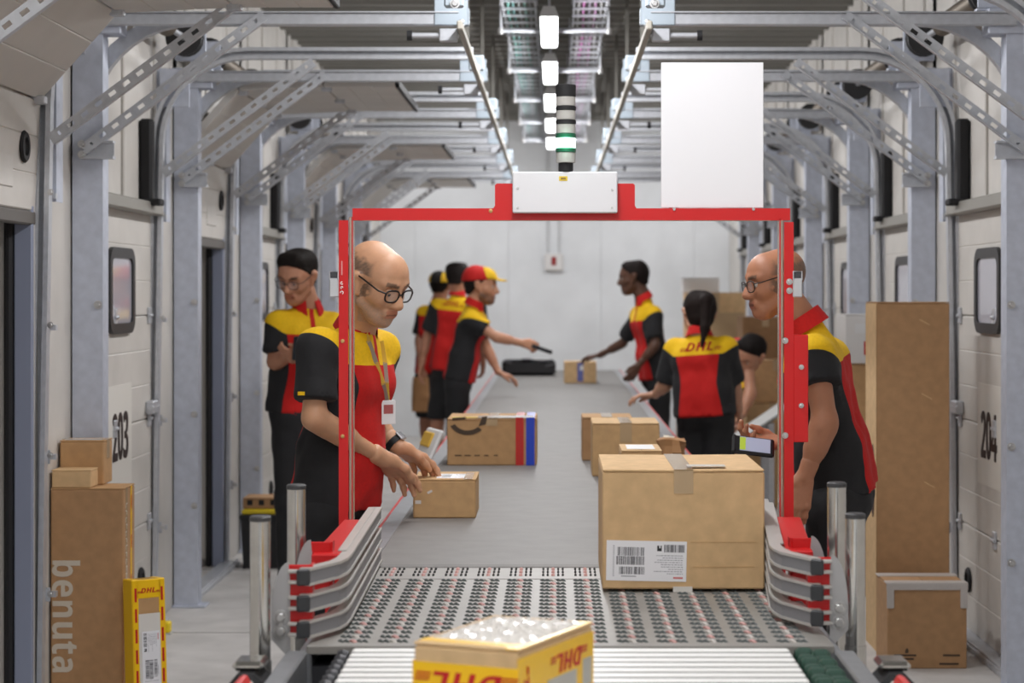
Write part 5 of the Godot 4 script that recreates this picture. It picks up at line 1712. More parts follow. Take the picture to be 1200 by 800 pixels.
func eyes_part(t: Node3D, xf: Transform3D, shut: float, tone: Color) -> void:
	var white := mb()
	var iris := mb()
	for s in [-1.0, 1.0]:
		var prof := []
		for i in 9:
			var a := -PI / 2 + PI * i / 8.0
			prof.append(Vector2(0.0125 * cos(a), 0.0125 * sin(a)))
		white.lathe(prof, 12, Vector3(s * 0.031, 0.009, 0.082), Basis.IDENTITY, true)
		var pi := []
		for i in 5:
			var a := PI / 2 * i / 4.0
			pi.append(Vector2(0.0062 * cos(a), 0.003 * sin(a)))
		iris.lathe(pi, 12, Vector3(s * 0.031, 0.009 - shut * 0.006, 0.0928), Basis(Vector3.RIGHT, PI / 2), true)
	var lid := mb()
	for s in [-1.0, 1.0]:
		var pl := []
		for i in 8:
			var a := lerpf(-0.45 if shut > 0.5 else 0.3, PI / 2, i / 7.0)
			pl.append(Vector2(0.0138 * cos(a), 0.0138 * sin(a)))
		lid.lathe(pl, 12, Vector3(s * 0.031, 0.009, 0.082), Basis.IDENTITY, true)
	var lm := mat("lid_" + tone.to_html(), tone.darkened(0.06), 0.5)
	var e := part("eye_white", mb().add(white, xf), mat("eye_white", c8(214, 206, 198), 0.25), t)
	part("eyelid", mb().add(lid, xf), lm, e)
	part("iris", mb().add(iris, xf), mat("iris_dark", c8(40, 28, 22), 0.2), e)

# Builds a person. J holds joints in world coordinates; o holds looks.
func person(called_label: String, J: Dictionary, o: Dictionary) -> Node3D:
	var base := Vector3(J.hip_l.x * 0.5 + J.hip_r.x * 0.5, 0, J.hip_l.z * 0.5 + J.hip_r.z * 0.5)
	var t := thing("person", called_label, "person", base)
	var cell: float = o.get("cell", 0.02)
	var g: float = o.get("girth", 1.0)
	var fn := FastNoiseLite.new()
	fn.seed = o.get("seed", 1)
	fn.frequency = 7.0
	fn.fractal_octaves = 2
	for key in J:
		if J[key] is Vector3 and not key in ["face", "up", "dir_l", "dir_r", "palm_l", "palm_r", "thumb_l", "thumb_r", "toe"]:
			J[key] = J[key] - base
	var up: Vector3 = (J.neck - J.pelvis).normalized()
	var right: Vector3 = (J.sh_l - J.sh_r)
	right = (right - up * right.dot(up)).normalized()     # towards the left arm
	var fwd := right.cross(up)
	var chest: Vector3 = J.neck.lerp(J.pelvis, 0.3)
	var waist: Vector3 = J.neck.lerp(J.pelvis, 0.72)
	# torso bones shared by body and shirt: [p, q, r0, r1]
	var belly: float = o.get("belly", 0.0)
	var torso := []
	for s in [-1.0, 1.0]:
		torso.append([chest + right * s * 0.075 * g - up * 0.0, waist + right * s * 0.062 * g, 0.098 * g, 0.096 * g])
		torso.append([waist + right * s * 0.062 * g, J.pelvis + right * s * 0.07 * g, 0.096 * g, 0.105 * g])
	torso.append([J.sh_l.lerp(J.neck, 0.12) - up * 0.03, J.sh_r.lerp(J.neck, 0.12) - up * 0.03, 0.062, 0.062])
	torso.append([chest + right * 0.07 * g + fwd * 0.02, chest - right * 0.07 * g + fwd * 0.02, 0.085 * g, 0.085 * g])
	torso.append([J.neck - up * 0.02, chest, 0.06, 0.08])
	if belly > 0.0:
		torso.append([J.neck.lerp(J.pelvis, 0.55) + fwd * belly, J.neck.lerp(J.pelvis, 0.85) + fwd * belly, 0.09 * g, 0.1 * g])
	var arms := []
	for s in ["l", "r"]:
		arms.append([J["sh_" + s] - up * 0.015, J["el_" + s], 0.05 * g, 0.037 * g])
		arms.append([J["el_" + s], J["wr_" + s], 0.036 * g, 0.025])
		arms.append([J["el_" + s].lerp(J["wr_" + s], 0.15), J["el_" + s].lerp(J["wr_" + s], 0.45), 0.038 * g, 0.035 * g])
	var legs := []
	for s in ["l", "r"]:
		legs.append([J["hip_" + s], J["kn_" + s], 0.082 * g, 0.056])
		legs.append([J["kn_" + s], J["an_" + s], 0.054, 0.038])
		legs.append([J["kn_" + s].lerp(J["an_" + s], 0.12) - fwd * 0.012, J["kn_" + s].lerp(J["an_" + s], 0.45) - fwd * 0.016, 0.05, 0.05])
	# --- skin
	var tone: Color = o.skin
	var look := skin_tint(tone, {})
	var skin := Field.new()
	skin.k = 0.03
	for b in torso:
		skin.bone(b[0], b[1], b[2] - 0.02, b[3] - 0.02)
	for b in arms + legs:
		skin.bone(b[0], b[1], b[2], b[3])
	skin.bone(J.head - J.face.normalized() * 0.02 - up * 0.03, J.neck, 0.052, 0.058)
	for s in ["l", "r"]:
		skin.bone(J["an_" + s] + Vector3(0, -0.03, 0), J["an_" + s] + Vector3(0, -0.045, 0) + J.get("toe", fwd) * 0.1, 0.036, 0.028)
	var body := mb()
	pour(body, skin.net(maxf(cell, 0.013)), look)
	# --- head
	var hs: float = o.get("head", 1.0)
	var fz: Vector3 = J.face.normalized()
	var fu: Vector3 = J.get("up", Vector3.UP)
	var fx := fu.cross(fz).normalized()
	fu = fz.cross(fx)
	var hx := Transform3D(Basis(fx, fu, fz).scaled(Vector3.ONE) * Basis.from_scale(Vector3.ONE * hs), J.head)
	var nl: Vector3 = hx.affine_inverse() * J.neck
	var hf := head_field(nl, o)
	pour(body, hf.net(o.get("head_cell", 0.009)), skin_tint(tone, o), hx)
	# --- hands
	for s in ["l", "r"]:
		if o.get("no_hand_" + s, false):
			continue
		var arm: Vector3 = J["wr_" + s] - J["el_" + s]
		var dirn: Vector3 = J.get("dir_" + s, arm)
		var palm: Vector3 = J.get("palm_" + s, -right if s == "l" else right)
		var thumb: Vector3 = J.get("thumb_" + s, fwd)
		var hfld := hand_field(J["wr_" + s], arm, dirn, palm, thumb, o.get("hand", 1.0), o.get("curl_" + s, 0.45), o.get("thumb_" + s, 0.4))
		pour(body, hfld.net(o.get("hand_cell", 0.008)), look)
	var sm := mat("skin", Color.WHITE, 0.5)
	sm.vertex_color_use_as_albedo = true
	sm.subsurf_scatter_enabled = true
	sm.subsurf_scatter_strength = 0.06
	part("body", body, sm, t)
	eyes_part(t, hx, o.get("shut", 0.0), tone)
	if o.has("glasses"):
		glasses_part(t, hx, mat("glasses_frame", o.glasses, 0.3), o.get("rim", 0.0018))
	# --- hair
	if o.get("hair_cut", true) and not o.get("bald", false):
		var hair := Field.new()
		hair.k = 0.02
		var th: float = o.get("hair_thick", 0.012)
		hair.bone(Vector3(0, 0.042, -0.032), Vector3(0, 0.040, 0.024), 0.087, 0.081)
		hair.bone(Vector3(0, 0.03, -0.03), Vector3(0, -0.02, -0.035), 0.081, 0.07)
		for q in ([] if o.has("cap") else [-0.035, 0.0, 0.035]):     # a fuller top
			hair.bone(Vector3(q, 0.075, -0.045), Vector3(q * 0.9, 0.08 + th, 0.04), 0.05, 0.042)
		hair.planes = [[Vector3(0, -0.70, 0.71), -0.006], [Vector3(0, -1, 0), 0.055]]
		hair.fold = 0.003
		hair.fold_noise = FastNoiseLite.new()
		hair.fold_noise.frequency = 60.0
		if o.get("ponytail", false):
			hair.planes = [[Vector3(0, -0.8, 0.6), 0.0]]
			hair.bone(Vector3(0, 0.05, -0.11), Vector3(0, 0.02, -0.15), 0.035, 0.03)
			hair.bone(Vector3(0, 0.02, -0.15), Vector3(0.01, -0.14, -0.13), 0.032, 0.026)
			hair.bone(Vector3(0.01, -0.14, -0.13), Vector3(0.03, -0.25, -0.115), 0.026, 0.008)
			hair.planes = [[Vector3(0, -0.76, 0.65), -0.010]]
			hair.planes = []
			hair.bone(Vector3(0, 0.02, -0.05), Vector3(0, -0.03, -0.04), 0.085, 0.07)
			hair.holes = [[Vector3(0, -0.01, 0.11), 0.105]]
		var hm := mb()
		pour(hm, hair.net(o.get("head_cell", 0.009)), null, hx)
		var hmat := mat("hair_%s" % o.get("hair", c8(30, 24, 20)).to_html(), o.get("hair", c8(30, 24, 20)).darkened(0.2), 0.75)
		hmat.metallic_specular = 0.3
		part("hair", hm, hmat, t)
	# --- cap
	if o.has("cap"):
		var cap := Field.new()
		cap.k = 0.015
		cap.bone(Vector3(0, 0.048, -0.034), Vector3(0, 0.046, 0.026), 0.097, 0.09)
		cap.planes = [[Vector3(0, -1, 0.12).normalized(), -0.045]]
		var tri := soup(cap.net(o.get("head_cell", 0.009)))
		var kinds := split(tri, func(p: Vector3) -> float: return p.z + p.y * 0.5 - 0.085 if o.cap == 0 else 0.05 - absf(p.x))
		var cp := part("cap", mb().add(from_soup_uv(kinds[1]), hx), cloth("cap_red" if o.cap == 0 else "cap_yellow", c8(200, 24, 20) if o.cap == 0 else c8(236, 190, 20)), t)
		part("cap_front", mb().add(from_soup_uv(kinds[0]), hx), cloth("cap_yellow" if o.cap == 0 else "cap_dark", c8(236, 190, 20) if o.cap == 0 else c8(36, 34, 32)), cp)
		var vis := Field.new()
		vis.k = 0.008
		for i in 7:
			var x := -0.05 + i * 0.1 / 6.0
			vis.bone(Vector3(x, 0.065, 0.075), Vector3(x * 1.05, 0.05 - absf(x) * 0.1, 0.175 - x * x * 9.0), 0.007, 0.005)
		var vm := mb()
		pour(vm, vis.net(o.get("head_cell", 0.009) * 0.7), null, hx)
		part("visor", vm, cloth("cap_yellow" if o.cap == 0 else "cap_red", c8(236, 190, 20) if o.cap == 0 else c8(200, 24, 20)), cp)
	# --- trousers
	var tr := Field.new()
	tr.k = 0.045
	tr.fold = o.get("fold", 0.008)
	tr.fold_noise = fn
	for s in [-1.0, 1.0]:
		tr.bone(waist.lerp(J.pelvis, 0.35) + right * s * 0.062 * g, J.pelvis + right * s * 0.07 * g, 0.098 * g, 0.108 * g)
	for s in ["l", "r"]:
		tr.bone(J["hip_" + s], J["kn_" + s], 0.098 * g, 0.078)
		var hem: Vector3 = J["an_" + s]
		if o.get("shorts", false):
			tr.bone(J["hip_" + s], J["hip_" + s].lerp(J["kn_" + s], 0.92), 0.1 * g, 0.088, true)
			tr.planes.append([Vector3(0, -1, 0), -(J["kn_" + s].y + 0.03)])
		else:
			tr.bone(J["kn_" + s], hem, 0.076, 0.066, true)
	var tm := mb()
	pour(tm, tr.net(cell))
	part("shorts" if o.get("shorts", false) else "trousers", tm, cloth(o.get("trouser_name", "black"), o.get("trousers", c8(30, 30, 33))), t)
	# --- shoes
	for s in ["l", "r"]:
		var sf := Field.new()
		sf.k = 0.02
		var an: Vector3 = J["an_" + s]
		var tdir: Vector3 = J.get("toe", fwd)
		tdir = Vector3(tdir.x, 0, tdir.z).normalized()
		var heel := Vector3(an.x, 0.042, an.z) - tdir * 0.05
		var toe := Vector3(an.x, 0.034, an.z) + tdir * 0.15
		sf.bone(heel, toe, 0.046, 0.038)
		sf.bone(Vector3(an.x, 0.05, an.z), an + Vector3(0, 0.02, 0), 0.048, 0.048)
		sf.bone(Vector3(an.x, 0.06, an.z), toe - tdir * 0.05 + Vector3(0, 0.01, 0), 0.045, 0.038)
		sf.planes = [[Vector3(0, -1, 0), -0.004]]
		var fm := mb()
		pour(fm, sf.net(maxf(cell, 0.014)))
		part("shoe", fm, cloth(o.get("shoe_name", "shoe_black"), o.get("shoes", c8(28, 28, 30)), 0.6), t)
	# --- shirt: yellow yoke, red body, black sleeves and flanks
	var sh := Field.new()
	sh.k = 0.05
	sh.fold = o.get("fold", 0.008)
	sh.fold_noise = fn
	for b in torso:
		sh.bone(b[0], b[1], b[2] + 0.006, b[3] + 0.006)
	var hem_c: Vector3 = J.pelvis - up * o.get("hem", 0.07)
	for s in [-1.0, 1.0]:
		sh.bone(waist + right * s * 0.064 * g, hem_c - up * 0.05 + right * s * 0.075 * g, 0.105 * g, 0.116 * g)
	var sl: float = o.get("sleeve", 0.8)
	for s in ["l", "r"]:
		var e: Vector3 = J["sh_" + s].lerp(J["el_" + s], sl)
		sh.bone(J["sh_" + s] - up * 0.02, e, 0.064 * g, 0.073 * g, true)
	sh.planes = [[-up, -up.dot(hem_c)], [up, up.dot(J.neck) + 0.035]]
	var tris := soup(sh.net(cell))
	var top := up.dot(J.sh_l * 0.5 + J.sh_r * 0.5)
	var mid_u: float = right.dot(J.neck)
	var yv: float = o.get("yoke", 0.055)
	var flank: float = o.get("flank", 0.128) * g
	var yoke := func(p: Vector3) -> float:
		var u := absf(right.dot(p) - mid_u)
		var gy := up.dot(p) - (top - yv + maxf(0.0, u - 0.15) * 0.7)
		if fwd.dot(p - J.neck) > 0.02:
			gy = minf(gy, u - 0.013)      # the red placket
		return gy
	var black := func(p: Vector3) -> float:
		var u := absf(right.dot(p) - mid_u)
		var v := up.dot(p) - top
		return u - flank - 0.03 * clampf((v + 0.22) / 0.15, 0.0, 1.0) + 0.02 * sin((v + 0.3) * 7.0)
	var s1 := split(tris, yoke)
	var s2 := split(s1[1], black)
	var shirt := part("shirt", from_soup(s2[1]), cloth("red", c8(206, 20, 16)), t)
	shirt.set_meta("label", "red polo shirt body")
	part("yoke", from_soup(s1[0]), cloth("yellow", c8(250, 200, 8)), shirt)
	part("flank_and_sleeve", from_soup(s2[0]), cloth("sleeve_black", c8(32, 32, 35)), shirt)
	# collar: two red wings round the neck
	var col := mb()
	var n_ax: Vector3 = (J.head - J.neck).normalized().lerp(up, 0.5).normalized()
	var cr := right.slerp(right, 0.0)
	var cf := cr.cross(n_ax).normalized()
	cr = n_ax.cross(cf) * -1.0
	var prev := []
	for i in 25:
		var a := deg_to_rad(-158 + i * 316.0 / 24.0)
		var dr := (cf * -cos(a) + right * sin(a))
		var lift := 0.012 * cos(a)
		var c0: Vector3 = J.neck + n_ax * (0.002 + lift)
		var ring := [c0 + dr * 0.07, c0 + n_ax * 0.042 + dr * 0.062, c0 + n_ax * 0.044 + dr * 0.066, c0 - n_ax * (0.01 + (0.025 if i < 3 or i > 21 else 0.0)) + dr * 0.084, c0 - n_ax * (0.01 + (0.025 if i < 3 or i > 21 else 0.0)) + dr * 0.08]
		if i > 0:
			for j in 5:
				var j2 := (j + 1) % 5
				col.quad(prev[j], prev[j2], ring[j2], ring[j])
		prev = ring
	part("collar", col, cloth("red", c8(206, 20, 16)), shirt)
	t.set_meta("field", sh)
	t.set_meta("axes", [right, up, fwd, J.neck, hx])
	return t

func from_soup_uv(tris: Array) -> Mb:
	var m := from_soup(tris)
	m.uv.resize(m.v.size())
	return m

# lays letters on a shirt: each vertex is moved along dirn until it meets the cloth
func cloth_print(t: Node3D, m: Mb, origin: Vector3, ex: Vector3, ey: Vector3, dirn: Vector3, material: Material, called := "red_letters") -> void:
	var f: Field = t.get_meta("field")
	var use := f.every()
	var out := mb()
	for i in m.v.size():
		if m.n[i].z < 0.5:
			continue
		var p := origin + ex * m.v[i].x + ey * m.v[i].y - dirn * 0.3
		for k in 14:
			var d := f.at(p, use)
			if d < 0.0005:
				break
			p += dirn * d * 0.9
		out.v.append(p - dirn * 0.003)
		out.n.append(-dirn)
		out.uv.append(Vector2.ZERO)
	part(called, out, material, t.get_node("shirt"))

func stand(J: Dictionary, d: float, spread := 0.1) -> Dictionary:
	# legs straight down from the hips to the floor
	for s in ["l", "r"]:
		if not J.has("kn_" + s):
			var h: Vector3 = J["hip_" + s]
			J["kn_" + s] = Vector3(h.x, h.y * 0.53, h.z)
			J["an_" + s] = Vector3(h.x, 0.09, h.z)
	return J

func build_people() -> void:
	var tan_skin := c8(205, 150, 118)
	var letters := mat("mark_red", c8(196, 20, 30), 0.5)
	# --- bald man with glasses at the belt
	var J := {
		"head": at(440, 332, 6.72), "face": Vector3(0.72, -0.40, 0.55), "up": Vector3(0.3, 0.9, 0.25),
		"neck": at(418, 390, 6.82), "pelvis": at(393, 588, 6.84),
		"sh_r": at(372, 401, 6.60), "el_r": at(368, 490, 6.55), "wr_r": at(450, 538, 6.80),
		"sh_l": at(446, 403, 6.98), "el_l": at(430, 486, 7.08), "wr_l": at(467, 524, 7.03),
		"hip_r": at(376, 606, 6.74), "hip_l": at(412, 606, 6.92),
		"dir_r": at(484, 566, 6.97) - at(450, 538, 6.80), "palm_r": Vector3(0.35, -0.75, -0.5), "thumb_r": Vector3(0.75, -0.1, -0.9),
		"dir_l": at(504, 544, 7.16) - at(467, 524, 7.03), "palm_l": Vector3(0.2, -0.9, -0.1), "thumb_l": Vector3(0.5, 0.1, 0.9),
	}
	var m1 := person("bald man in glasses and a lanyard laying his hands on a small carton", stand(J, 6.7), {"skin": c8(206, 156, 122), "cell": 0.012, "head_cell": 0.0045, "hand_cell": 0.0035, "head": 1.05, "hand": 1.12, "girth": 0.97, "belly": 0.03, "bald": true, "hair": c8(86, 76, 68), "beard": 0.6, "beard_colour": c8(148, 134, 124), "glasses": c8(30, 22, 20), "rim": 0.003, "shut": 1.0, "curl_r": 0.32, "curl_l": 0.3, "yoke": 0.06, "hem": 0.01, "sleeve": 0.76, "seed": 3, "fold": 0.009})
	lanyard(m1)
	watch(m1, J.wr_l, J.wr_l - J.el_l)
	# --- man behind the gate with a hand-held scanner
	J = {
		"head": at(909, 333, 6.92), "face": Vector3(-0.93, -0.12, 0.26), "up": Vector3(-0.12, 0.95, 0),
		"neck": at(945, 384, 6.92), "pelvis": at(985, 580, 6.94),
		"sh_l": at(952, 411, 6.74), "el_l": at(967, 494, 6.68), "wr_l": at(943, 560, 6.66),
		"sh_r": at(968, 413, 7.08), "el_r": at(958, 490, 7.2), "wr_r": at(920, 520, 7.0),
		"hip_l": at(978, 600, 6.80), "hip_r": at(978, 600, 7.0),
		"dir_l": at(935, 590, 6.64) - at(943, 560, 6.66), "palm_l": Vector3(0, 0, -1), "thumb_l": Vector3(-1, 0, 0),
		"dir_r": Vector3(-1, 0.05, 0.15), "palm_r": Vector3(0.1, 0.9, 0.3), "thumb_r": Vector3(0.2, 0.2, -1),
	}
	var m2 := person("older man with glasses standing behind the red gate holding a scanner", stand(J, 6.9), {"skin": c8(178, 122, 92), "cell": 0.013, "head_cell": 0.005, "hand_cell": 0.004, "head": 0.95, "hand": 1.05, "girth": 1.04, "belly": 0.03, "bald": true, "hair": c8(92, 80, 70), "glasses": c8(46, 40, 40), "rim": 0.0022, "curl_l": 0.4, "curl_r": 0.55, "yoke": 0.035, "flank": 0.11, "hem": -0.01, "sleeve": 0.5, "seed": 8, "fold": 0.009})
	scanner("hand_scanner", "black hand scanner with lit screen held by the man behind the gate", at(883, 523, 6.89), Basis(Vector3(0, 0, 1), -0.12) * Basis(Vector3.RIGHT, -0.75), 0.14, 0.075, true)
	# --- man looking at his phone
	J = {
		"head": at(349, 325, 10.46), "face": Vector3(-0.38, -0.38, 0.85), "up": Vector3(0, 1, 0.2),
		"neck": at(360, 358, 10.52), "pelvis": at(354, 478, 10.55),
		"sh_r": at(326, 376, 10.46), "el_r": at(322, 424, 10.42), "wr_r": at(342, 414, 10.28),
		"sh_l": at(391, 378, 10.6), "el_l": at(392, 428, 10.5), "wr_l": at(362, 420, 10.28),
		"hip_r": at(340, 490, 10.5), "hip_l": at(368, 490, 10.6),
		"dir_r": Vector3(0.7, 0.2, 0.2), "palm_r": Vector3(0.3, 0.3, -0.6), "thumb_r": Vector3(0, 1, 0.2),
		"dir_l": Vector3(-0.8, 0.1, 0.2), "palm_l": Vector3(-0.2, 0.4, -0.5), "thumb_l": Vector3(0, 1, 0.2),
	}
	person("dark haired man in glasses looking down at his phone by the door wall", stand(J, 10.5), {"skin": c8(186, 132, 104), "cell": 0.018, "head_cell": 0.007, "hand_cell": 0.007, "head": 1.06, "glasses": c8(60, 56, 66), "shut": 1.0, "curl_r": 0.7, "curl_l": 0.6, "hem": 0.02, "seed": 5, "hair_thick": 0.018})
	scanner("phone", "dark phone held in both hands by the dark haired man", at(352, 408, 10.2), Basis(Vector3.RIGHT, -0.6), 0.075, 0.14, false)
	# --- man in red and yellow cap reaching over the belt
	J = {
		"head": at(563, 336, 15.1), "face": Vector3(0.93, -0.05, 0.1), "up": Vector3(0, 1, 0),
		"neck": at(556, 358, 15.1), "pelvis": at(538, 446, 15.1),
		"sh_r": at(553, 372, 14.94), "el_r": at(582, 395, 14.9), "wr_r": at(612, 402, 14.95),
		"sh_l": at(560, 372, 15.28), "el_l": at(572, 412, 15.3), "wr_l": at(584, 436, 15.25),
		"hip_r": at(536, 456, 15.0), "hip_l": at(536, 456, 15.2),
		"dir_l": Vector3(0.9, -0.3, 0), "palm_l": Vector3(0, -1, 0), "thumb_l": Vector3(0, 0, 1),
		"palm_r": Vector3(0, -0.4, -1), "thumb_r": Vector3(0.2, 1, 0),
	}
	person("bearded man in red and yellow cap reaching over the belt with a scanner", stand(J, 15.1), {"skin": c8(196, 142, 112), "cell": 0.02, "head_cell": 0.008, "hand_cell": 0.009, "head": 1.1, "girth": 0.93, "cap": 0, "beard": 0.9, "hair": c8(40, 32, 28), "hem": 0.0, "sleeve": 0.6, "seed": 2, "shorts": false, "curl_r": 0.9})
	scanner("hand_scanner", "slim black scanner pointed over the belt by the man in the cap", at(635, 409, 14.95), Basis(Vector3(0, 0, 1), -0.33), 0.16, 0.03, false)
	# --- man with his back turned
	J = {
		"head": at(536, 326, 18.3), "face": Vector3(0.35, -0.05, -0.9), "up": Vector3(0, 1, 0),
		"neck": at(536, 346, 18.3), "pelvis": at(528, 432, 18.3),
		"sh_l": at(511, 357, 18.36), "el_l": at(500, 396, 18.4), "wr_l": at(494, 428, 18.35),
		"sh_r": at(561, 357, 18.2), "el_r": at(566, 396, 18.3), "wr_r": at(566, 428, 18.5),
		"hip_l": at(519, 442, 18.4), "hip_r": at(537, 442, 18.3), "toe": Vector3(0.1, 0, -1),
	}
	J.kn_l = at(512, 496, 18.42); J.an_l = Vector3(J.kn_l.x, 0.09, J.kn_l.z)
	J.kn_r = at(536, 496, 18.3); J.an_r = Vector3(J.kn_r.x, 0.09, J.kn_r.z)
	var m5 := person("man in black shorts with his back turned, red and yellow shirt", J, {"skin": c8(172, 120, 94), "cell": 0.022, "head_cell": 0.009, "hand_cell": 0.01, "head": 1.08, "hair": c8(40, 34, 32), "hem": 0.02, "shorts": true, "seed": 4})
	var ax: Array = m5.get_meta("axes")
	cloth_print(m5, delivery_mark(0.045), ax[3] - ax[1] * 0.075, -ax[0], ax[1], ax[2], letters)
	# --- companion in a yellow cap, mostly hidden
	J = {
		"head": at(516, 336, 19.4), "face": Vector3(0.3, -0.05, -0.9), "up": Vector3(0, 1, 0),
		"neck": at(514, 355, 19.4), "pelvis": at(508, 436, 19.4),
		"sh_l": at(496, 364, 19.45), "el_l": at(491, 398, 19.4), "wr_l": at(493, 428, 19.3),
		"sh_r": at(530, 364, 19.3), "el_r": at(534, 398, 19.4), "wr_r": at(532, 428, 19.5),
		"hip_l": at(499, 446, 19.45), "hip_r": at(513, 446, 19.35), "toe": Vector3(0.3, 0, 1),
	}
	J.kn_l = at(499, 494, 19.5); J.an_l = Vector3(J.kn_l.x, 0.09, J.kn_l.z)
	J.kn_r = at(514, 494, 19.35); J.an_r = Vector3(J.kn_r.x, 0.09, J.kn_r.z)
	person("person in yellow cap, shorts and green shoes standing behind the turned man", J, {"skin": c8(176, 124, 98), "cell": 0.023, "head_cell": 0.01, "hand_cell": 0.011, "head": 1.06, "cap": 1, "shorts": true, "shoes": c8(84, 128, 62), "shoe_name": "shoe_green", "hem": 0.02, "seed": 6})
	var bag := thing("paper_bag", "brown paper bag carried by the person in the yellow cap", "bag", at(493, 482, 19.05))
	part("bag_body", crumple(Vector3(0.17, 0.36, 0.12), 4, 0.12), mat("kraft", c8(170, 126, 84), 0.8), bag)
	part("handle", mb().tube([Vector3(-0.02, 0.355, 0), Vector3(-0.015, 0.41, 0), Vector3(0.015, 0.41, 0), Vector3(0.02, 0.355, 0)], 0.006, 6), mat("kraft", c8(170, 126, 84), 0.8), bag)
	# --- man at the far right of the belt
	J = {
		"head": at(743, 326, 16.6), "face": Vector3(-0.95, -0.1, -0.12), "up": Vector3(0, 1, 0),
		"neck": at(754, 350, 16.6), "pelvis": at(769, 444, 16.6),
		"sh_l": at(766, 366, 16.45), "el_l": at(768, 404, 16.4), "wr_l": at(748, 428, 16.4),
		"sh_r": at(748, 366, 16.78), "el_r": at(730, 402, 16.95), "wr_r": at(703, 416, 17.15),
		"hip_l": at(773, 456, 16.5), "hip_r": at(773, 456, 16.7),
		"dir_r": Vector3(-1, -0.1, -0.3), "palm_r": Vector3(0, -1, 0), "thumb_r": Vector3(0, 0, 1),
		"dir_l": Vector3(-0.5, -0.8, 0),
	}
	person("dark skinned man resting a hand on a carton at the far end of the belt", stand(J, 16.6), {"skin": c8(92, 62, 48), "cell": 0.021, "head_cell": 0.009, "hand_cell": 0.01, "head": 1.1, "hair": c8(36, 28, 26), "girth": 0.95, "hair_thick": 0.005, "hem": 0.0, "seed": 9})
	# --- woman with ponytail seen from behind
	J = {
		"head": at(819, 370, 12.05), "face": Vector3(-0.22, -0.45, -0.85), "up": Vector3(0, 0.9, -0.4),
		"neck": at(820, 394, 12.0), "pelvis": at(826, 482, 11.98),
		"sh_l": at(790, 406, 12.1), "el_l": at(780, 450, 12.15), "wr_l": at(768, 462, 12.3),
		"sh_r": at(851, 404, 12.0), "el_r": at(860, 450, 12.05), "wr_r": at(866, 480, 12.2),
		"hip_l": at(812, 494, 12.05), "hip_r": at(842, 494, 11.98),
		"dir_l": Vector3(-0.9, -0.05, -0.2), "palm_l": Vector3(0, -1, 0), "thumb_l": Vector3(0, 0, -1), "toe": Vector3(-0.2, 0, -1),
	}
	var m8 := person("woman with dark ponytail seen from behind bending towards the belt", stand(J, 12.0), {"skin": c8(196, 146, 118), "cell": 0.018, "head_cell": 0.008, "hand_cell": 0.008, "head": 1.06, "hair": c8(34, 22, 18), "ponytail": true, "hem": 0.03, "seed": 7, "sleeve": 0.95, "flank": 0.12, "girth": 0.98})
	ax = m8.get_meta("axes")
	cloth_print(m8, delivery_mark(0.05), ax[3] - ax[1] * 0.06 - ax[0] * 0.02, -ax[0], ax[1], ax[2], letters)
	cloth_print(m8, mb().box(Vector3(0, 0, 0), Vector3(0.2, 0.012, 0.001)), ax[3] - ax[1] * 0.115, -ax[0], ax[1], ax[2], letters)
	# --- bending man behind her
	J = {
		"head": at(880, 416, 14.0), "face": Vector3(-0.62, -0.5, 0.55), "up": Vector3(0.2, 0.85, 0.2),
		"neck": at(866, 408, 14.15), "pelvis": at(834, 455, 14.6),
		"sh_l": at(876, 424, 14.0), "el_l": at(880, 460, 13.9), "wr_l": at(870, 486, 13.8),
		"sh_r": at(850, 418, 14.2), "el_r": at(846, 458, 14.0), "wr_r": at(856, 490, 13.9),
		"hip_l": at(838, 462, 14.6), "hip_r": at(826, 462, 14.7),
	}
	person("dark haired man bending down behind the woman with ponytail", stand(J, 14.2), {"skin": c8(190, 136, 108), "cell": 0.022, "head_cell": 0.009, "hand_cell": 0.009, "head": 1.05, "hair": c8(32, 26, 24), "hem": 0.02, "seed": 12, "hair_thick": 0.018})

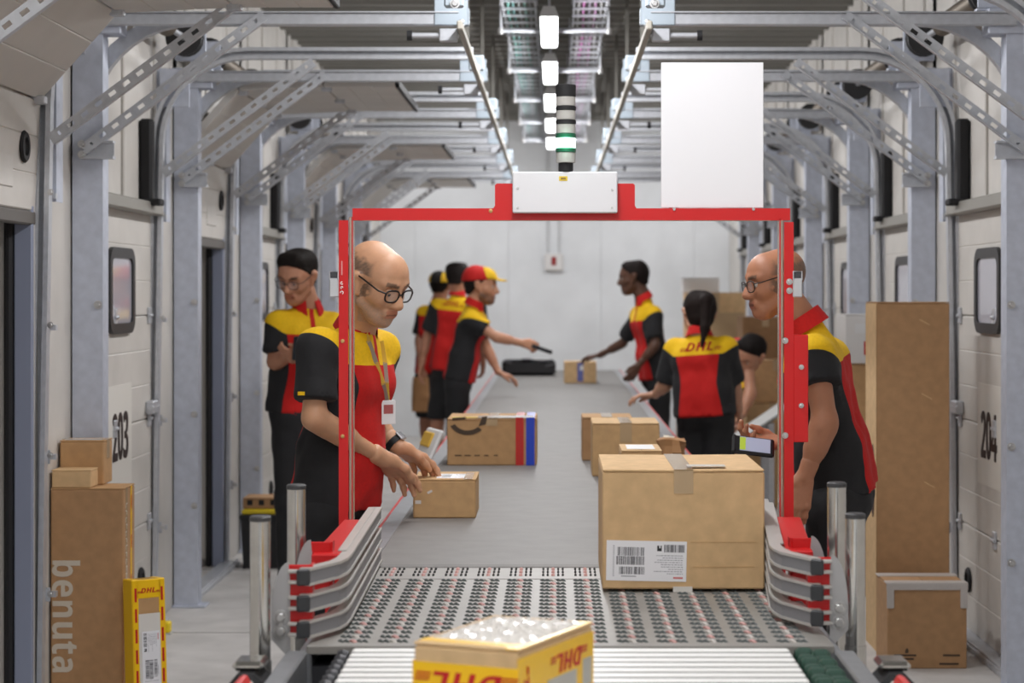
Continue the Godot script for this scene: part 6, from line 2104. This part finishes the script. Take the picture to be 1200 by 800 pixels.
func lanyard(t: Node3D) -> void:
	# a printed band round the neck down to a badge
	var f: Field = t.get_meta("field")
	var use := f.every()
	var ax: Array = t.get_meta("axes")
	var base := t.position
	var tip := at(453, 470, 6.5) - base
	var m := mb()
	var drops := [at(424, 378, 6.6), at(432, 400, 6.5), at(441, 425, 6.5), at(449, 450, 6.5), at(453, 468, 6.5)]
	var drops2 := [at(447, 400, 6.6), at(451, 425, 6.5), at(453, 448, 6.5), at(454, 468, 6.5)]
	for set in [drops, drops2]:
		var pts := []
		for q in set:
			var p: Vector3 = q - base
			var dirn: Vector3 = (p + base - Vector3(0, EYE, 0)).normalized()
			p -= dirn * 0.2
			for k in 24:
				var d := f.at(p, use)
				if d < 0.004:
					break
				p += dirn * minf(d * 0.9, 0.05)
				if p.z + base.z < -7.0:
					break
			pts.append(p - dirn * 0.004)
		for i in pts.size() - 1:
			var e: Vector3 = (pts[i + 1] - pts[i])
			var b := Basis(e.normalized().cross(Vector3(0, 0, 1)).normalized(), e.normalized(), Vector3(0, 0, 1)).orthonormalized()
			part("lanyard_band", mb().box((pts[i] + pts[i + 1]) / 2, Vector3(0.015, e.length() + 0.004, 0.002), 0.0, b), mat("lanyard_yellow" if i % 2 == 0 else "lanyard_grey", c8(214, 178, 70) if i % 2 == 0 else c8(150, 140, 130), 0.6), t)
		tip = pts[pts.size() - 1]
	part("badge", mb().box(tip + Vector3(0.004, -0.042, 0.004), Vector3(0.05, 0.08, 0.003), 0.001, Basis(Vector3.UP, 0.5)), mat("badge_white", c8(232, 232, 234), 0.3), t)
	part("badge_print", mb().box(tip + Vector3(0.004, -0.032, 0.0062), Vector3(0.034, 0.03, 0.001), 0.0, Basis(Vector3.UP, 0.5)), mat("badge_red", c8(170, 90, 90), 0.5), t)
	var sl: Vector3 = at(353, 461, 6.45) - base
	part("sleeve_tag", mb().box(sl, Vector3(0.022, 0.012, 0.004), 0.001), cloth("yellow", c8(250, 200, 8)), t)

func watch(t: Node3D, wrist: Vector3, arm: Vector3) -> void:
	var y := arm.normalized()
	var x := y.cross(Vector3(0, 0, 1)).normalized()
	var b := Basis(x, y, x.cross(y))
	var p := wrist - y * 0.02
	part("watch_strap", mb().lathe([Vector2(0.033, -0.011), Vector2(0.0355, -0.011), Vector2(0.0355, 0.011), Vector2(0.033, 0.011)], 20, p, b), black_rubber(), t)
	var up := (Vector3.UP - y * y.dot(Vector3.UP)).normalized()
	var wb := Basis(y.cross(up).normalized(), y, y.cross(up).normalized().cross(y))
	part("watch_case", mb().box(p + up * 0.037, Vector3(0.034, 0.038, 0.01), 0.004, wb), mat("watch_silver", c8(210, 210, 214), 0.2, 0.7), t)

func scanner(called: String, label: String, pos: Vector3, b: Basis, w: float, h: float, lit: bool) -> void:
	var t := thing(called, label, "scanner" if called != "phone" else "phone", pos)
	part("case", mb().box(Vector3.ZERO, Vector3(w, h, 0.018), 0.006, b), mat("case_black", c8(26, 26, 30), 0.35), t)
	if lit:
		var m := mat("screen_lit", c8(150, 150, 170), 0.2)
		m.emission_enabled = true
		m.emission = c8(190, 200, 225)
		m.emission_energy_multiplier = 0.2
		part("screen", mb().box(b * Vector3(0.004, 0, 0.0095), Vector3(w * 0.74, h * 0.78, 0.001), 0.0, b), m, t)
		var m2 := mat("screen_green", c8(170, 190, 70), 0.2)
		m2.emission_enabled = true
		m2.emission = c8(170, 190, 70)
		m2.emission_energy_multiplier = 0.2
		part("screen_bar", mb().box(b * Vector3(-w * 0.27, 0, 0.0102), Vector3(w * 0.14, h * 0.7, 0.001), 0.0, b), m2, t)
		part("bumper", mb().box(b * Vector3(-w * 0.47, 0, 0), Vector3(w * 0.1, h * 1.06, 0.024), 0.006, b), black_rubber(), t)
	else:
		part("screen", mb().box(b * Vector3(0, 0, 0.0095), Vector3(w * 0.86, h * 0.86, 0.001), 0.0, b), mat("screen_dark", c8(44, 46, 52), 0.15), t)
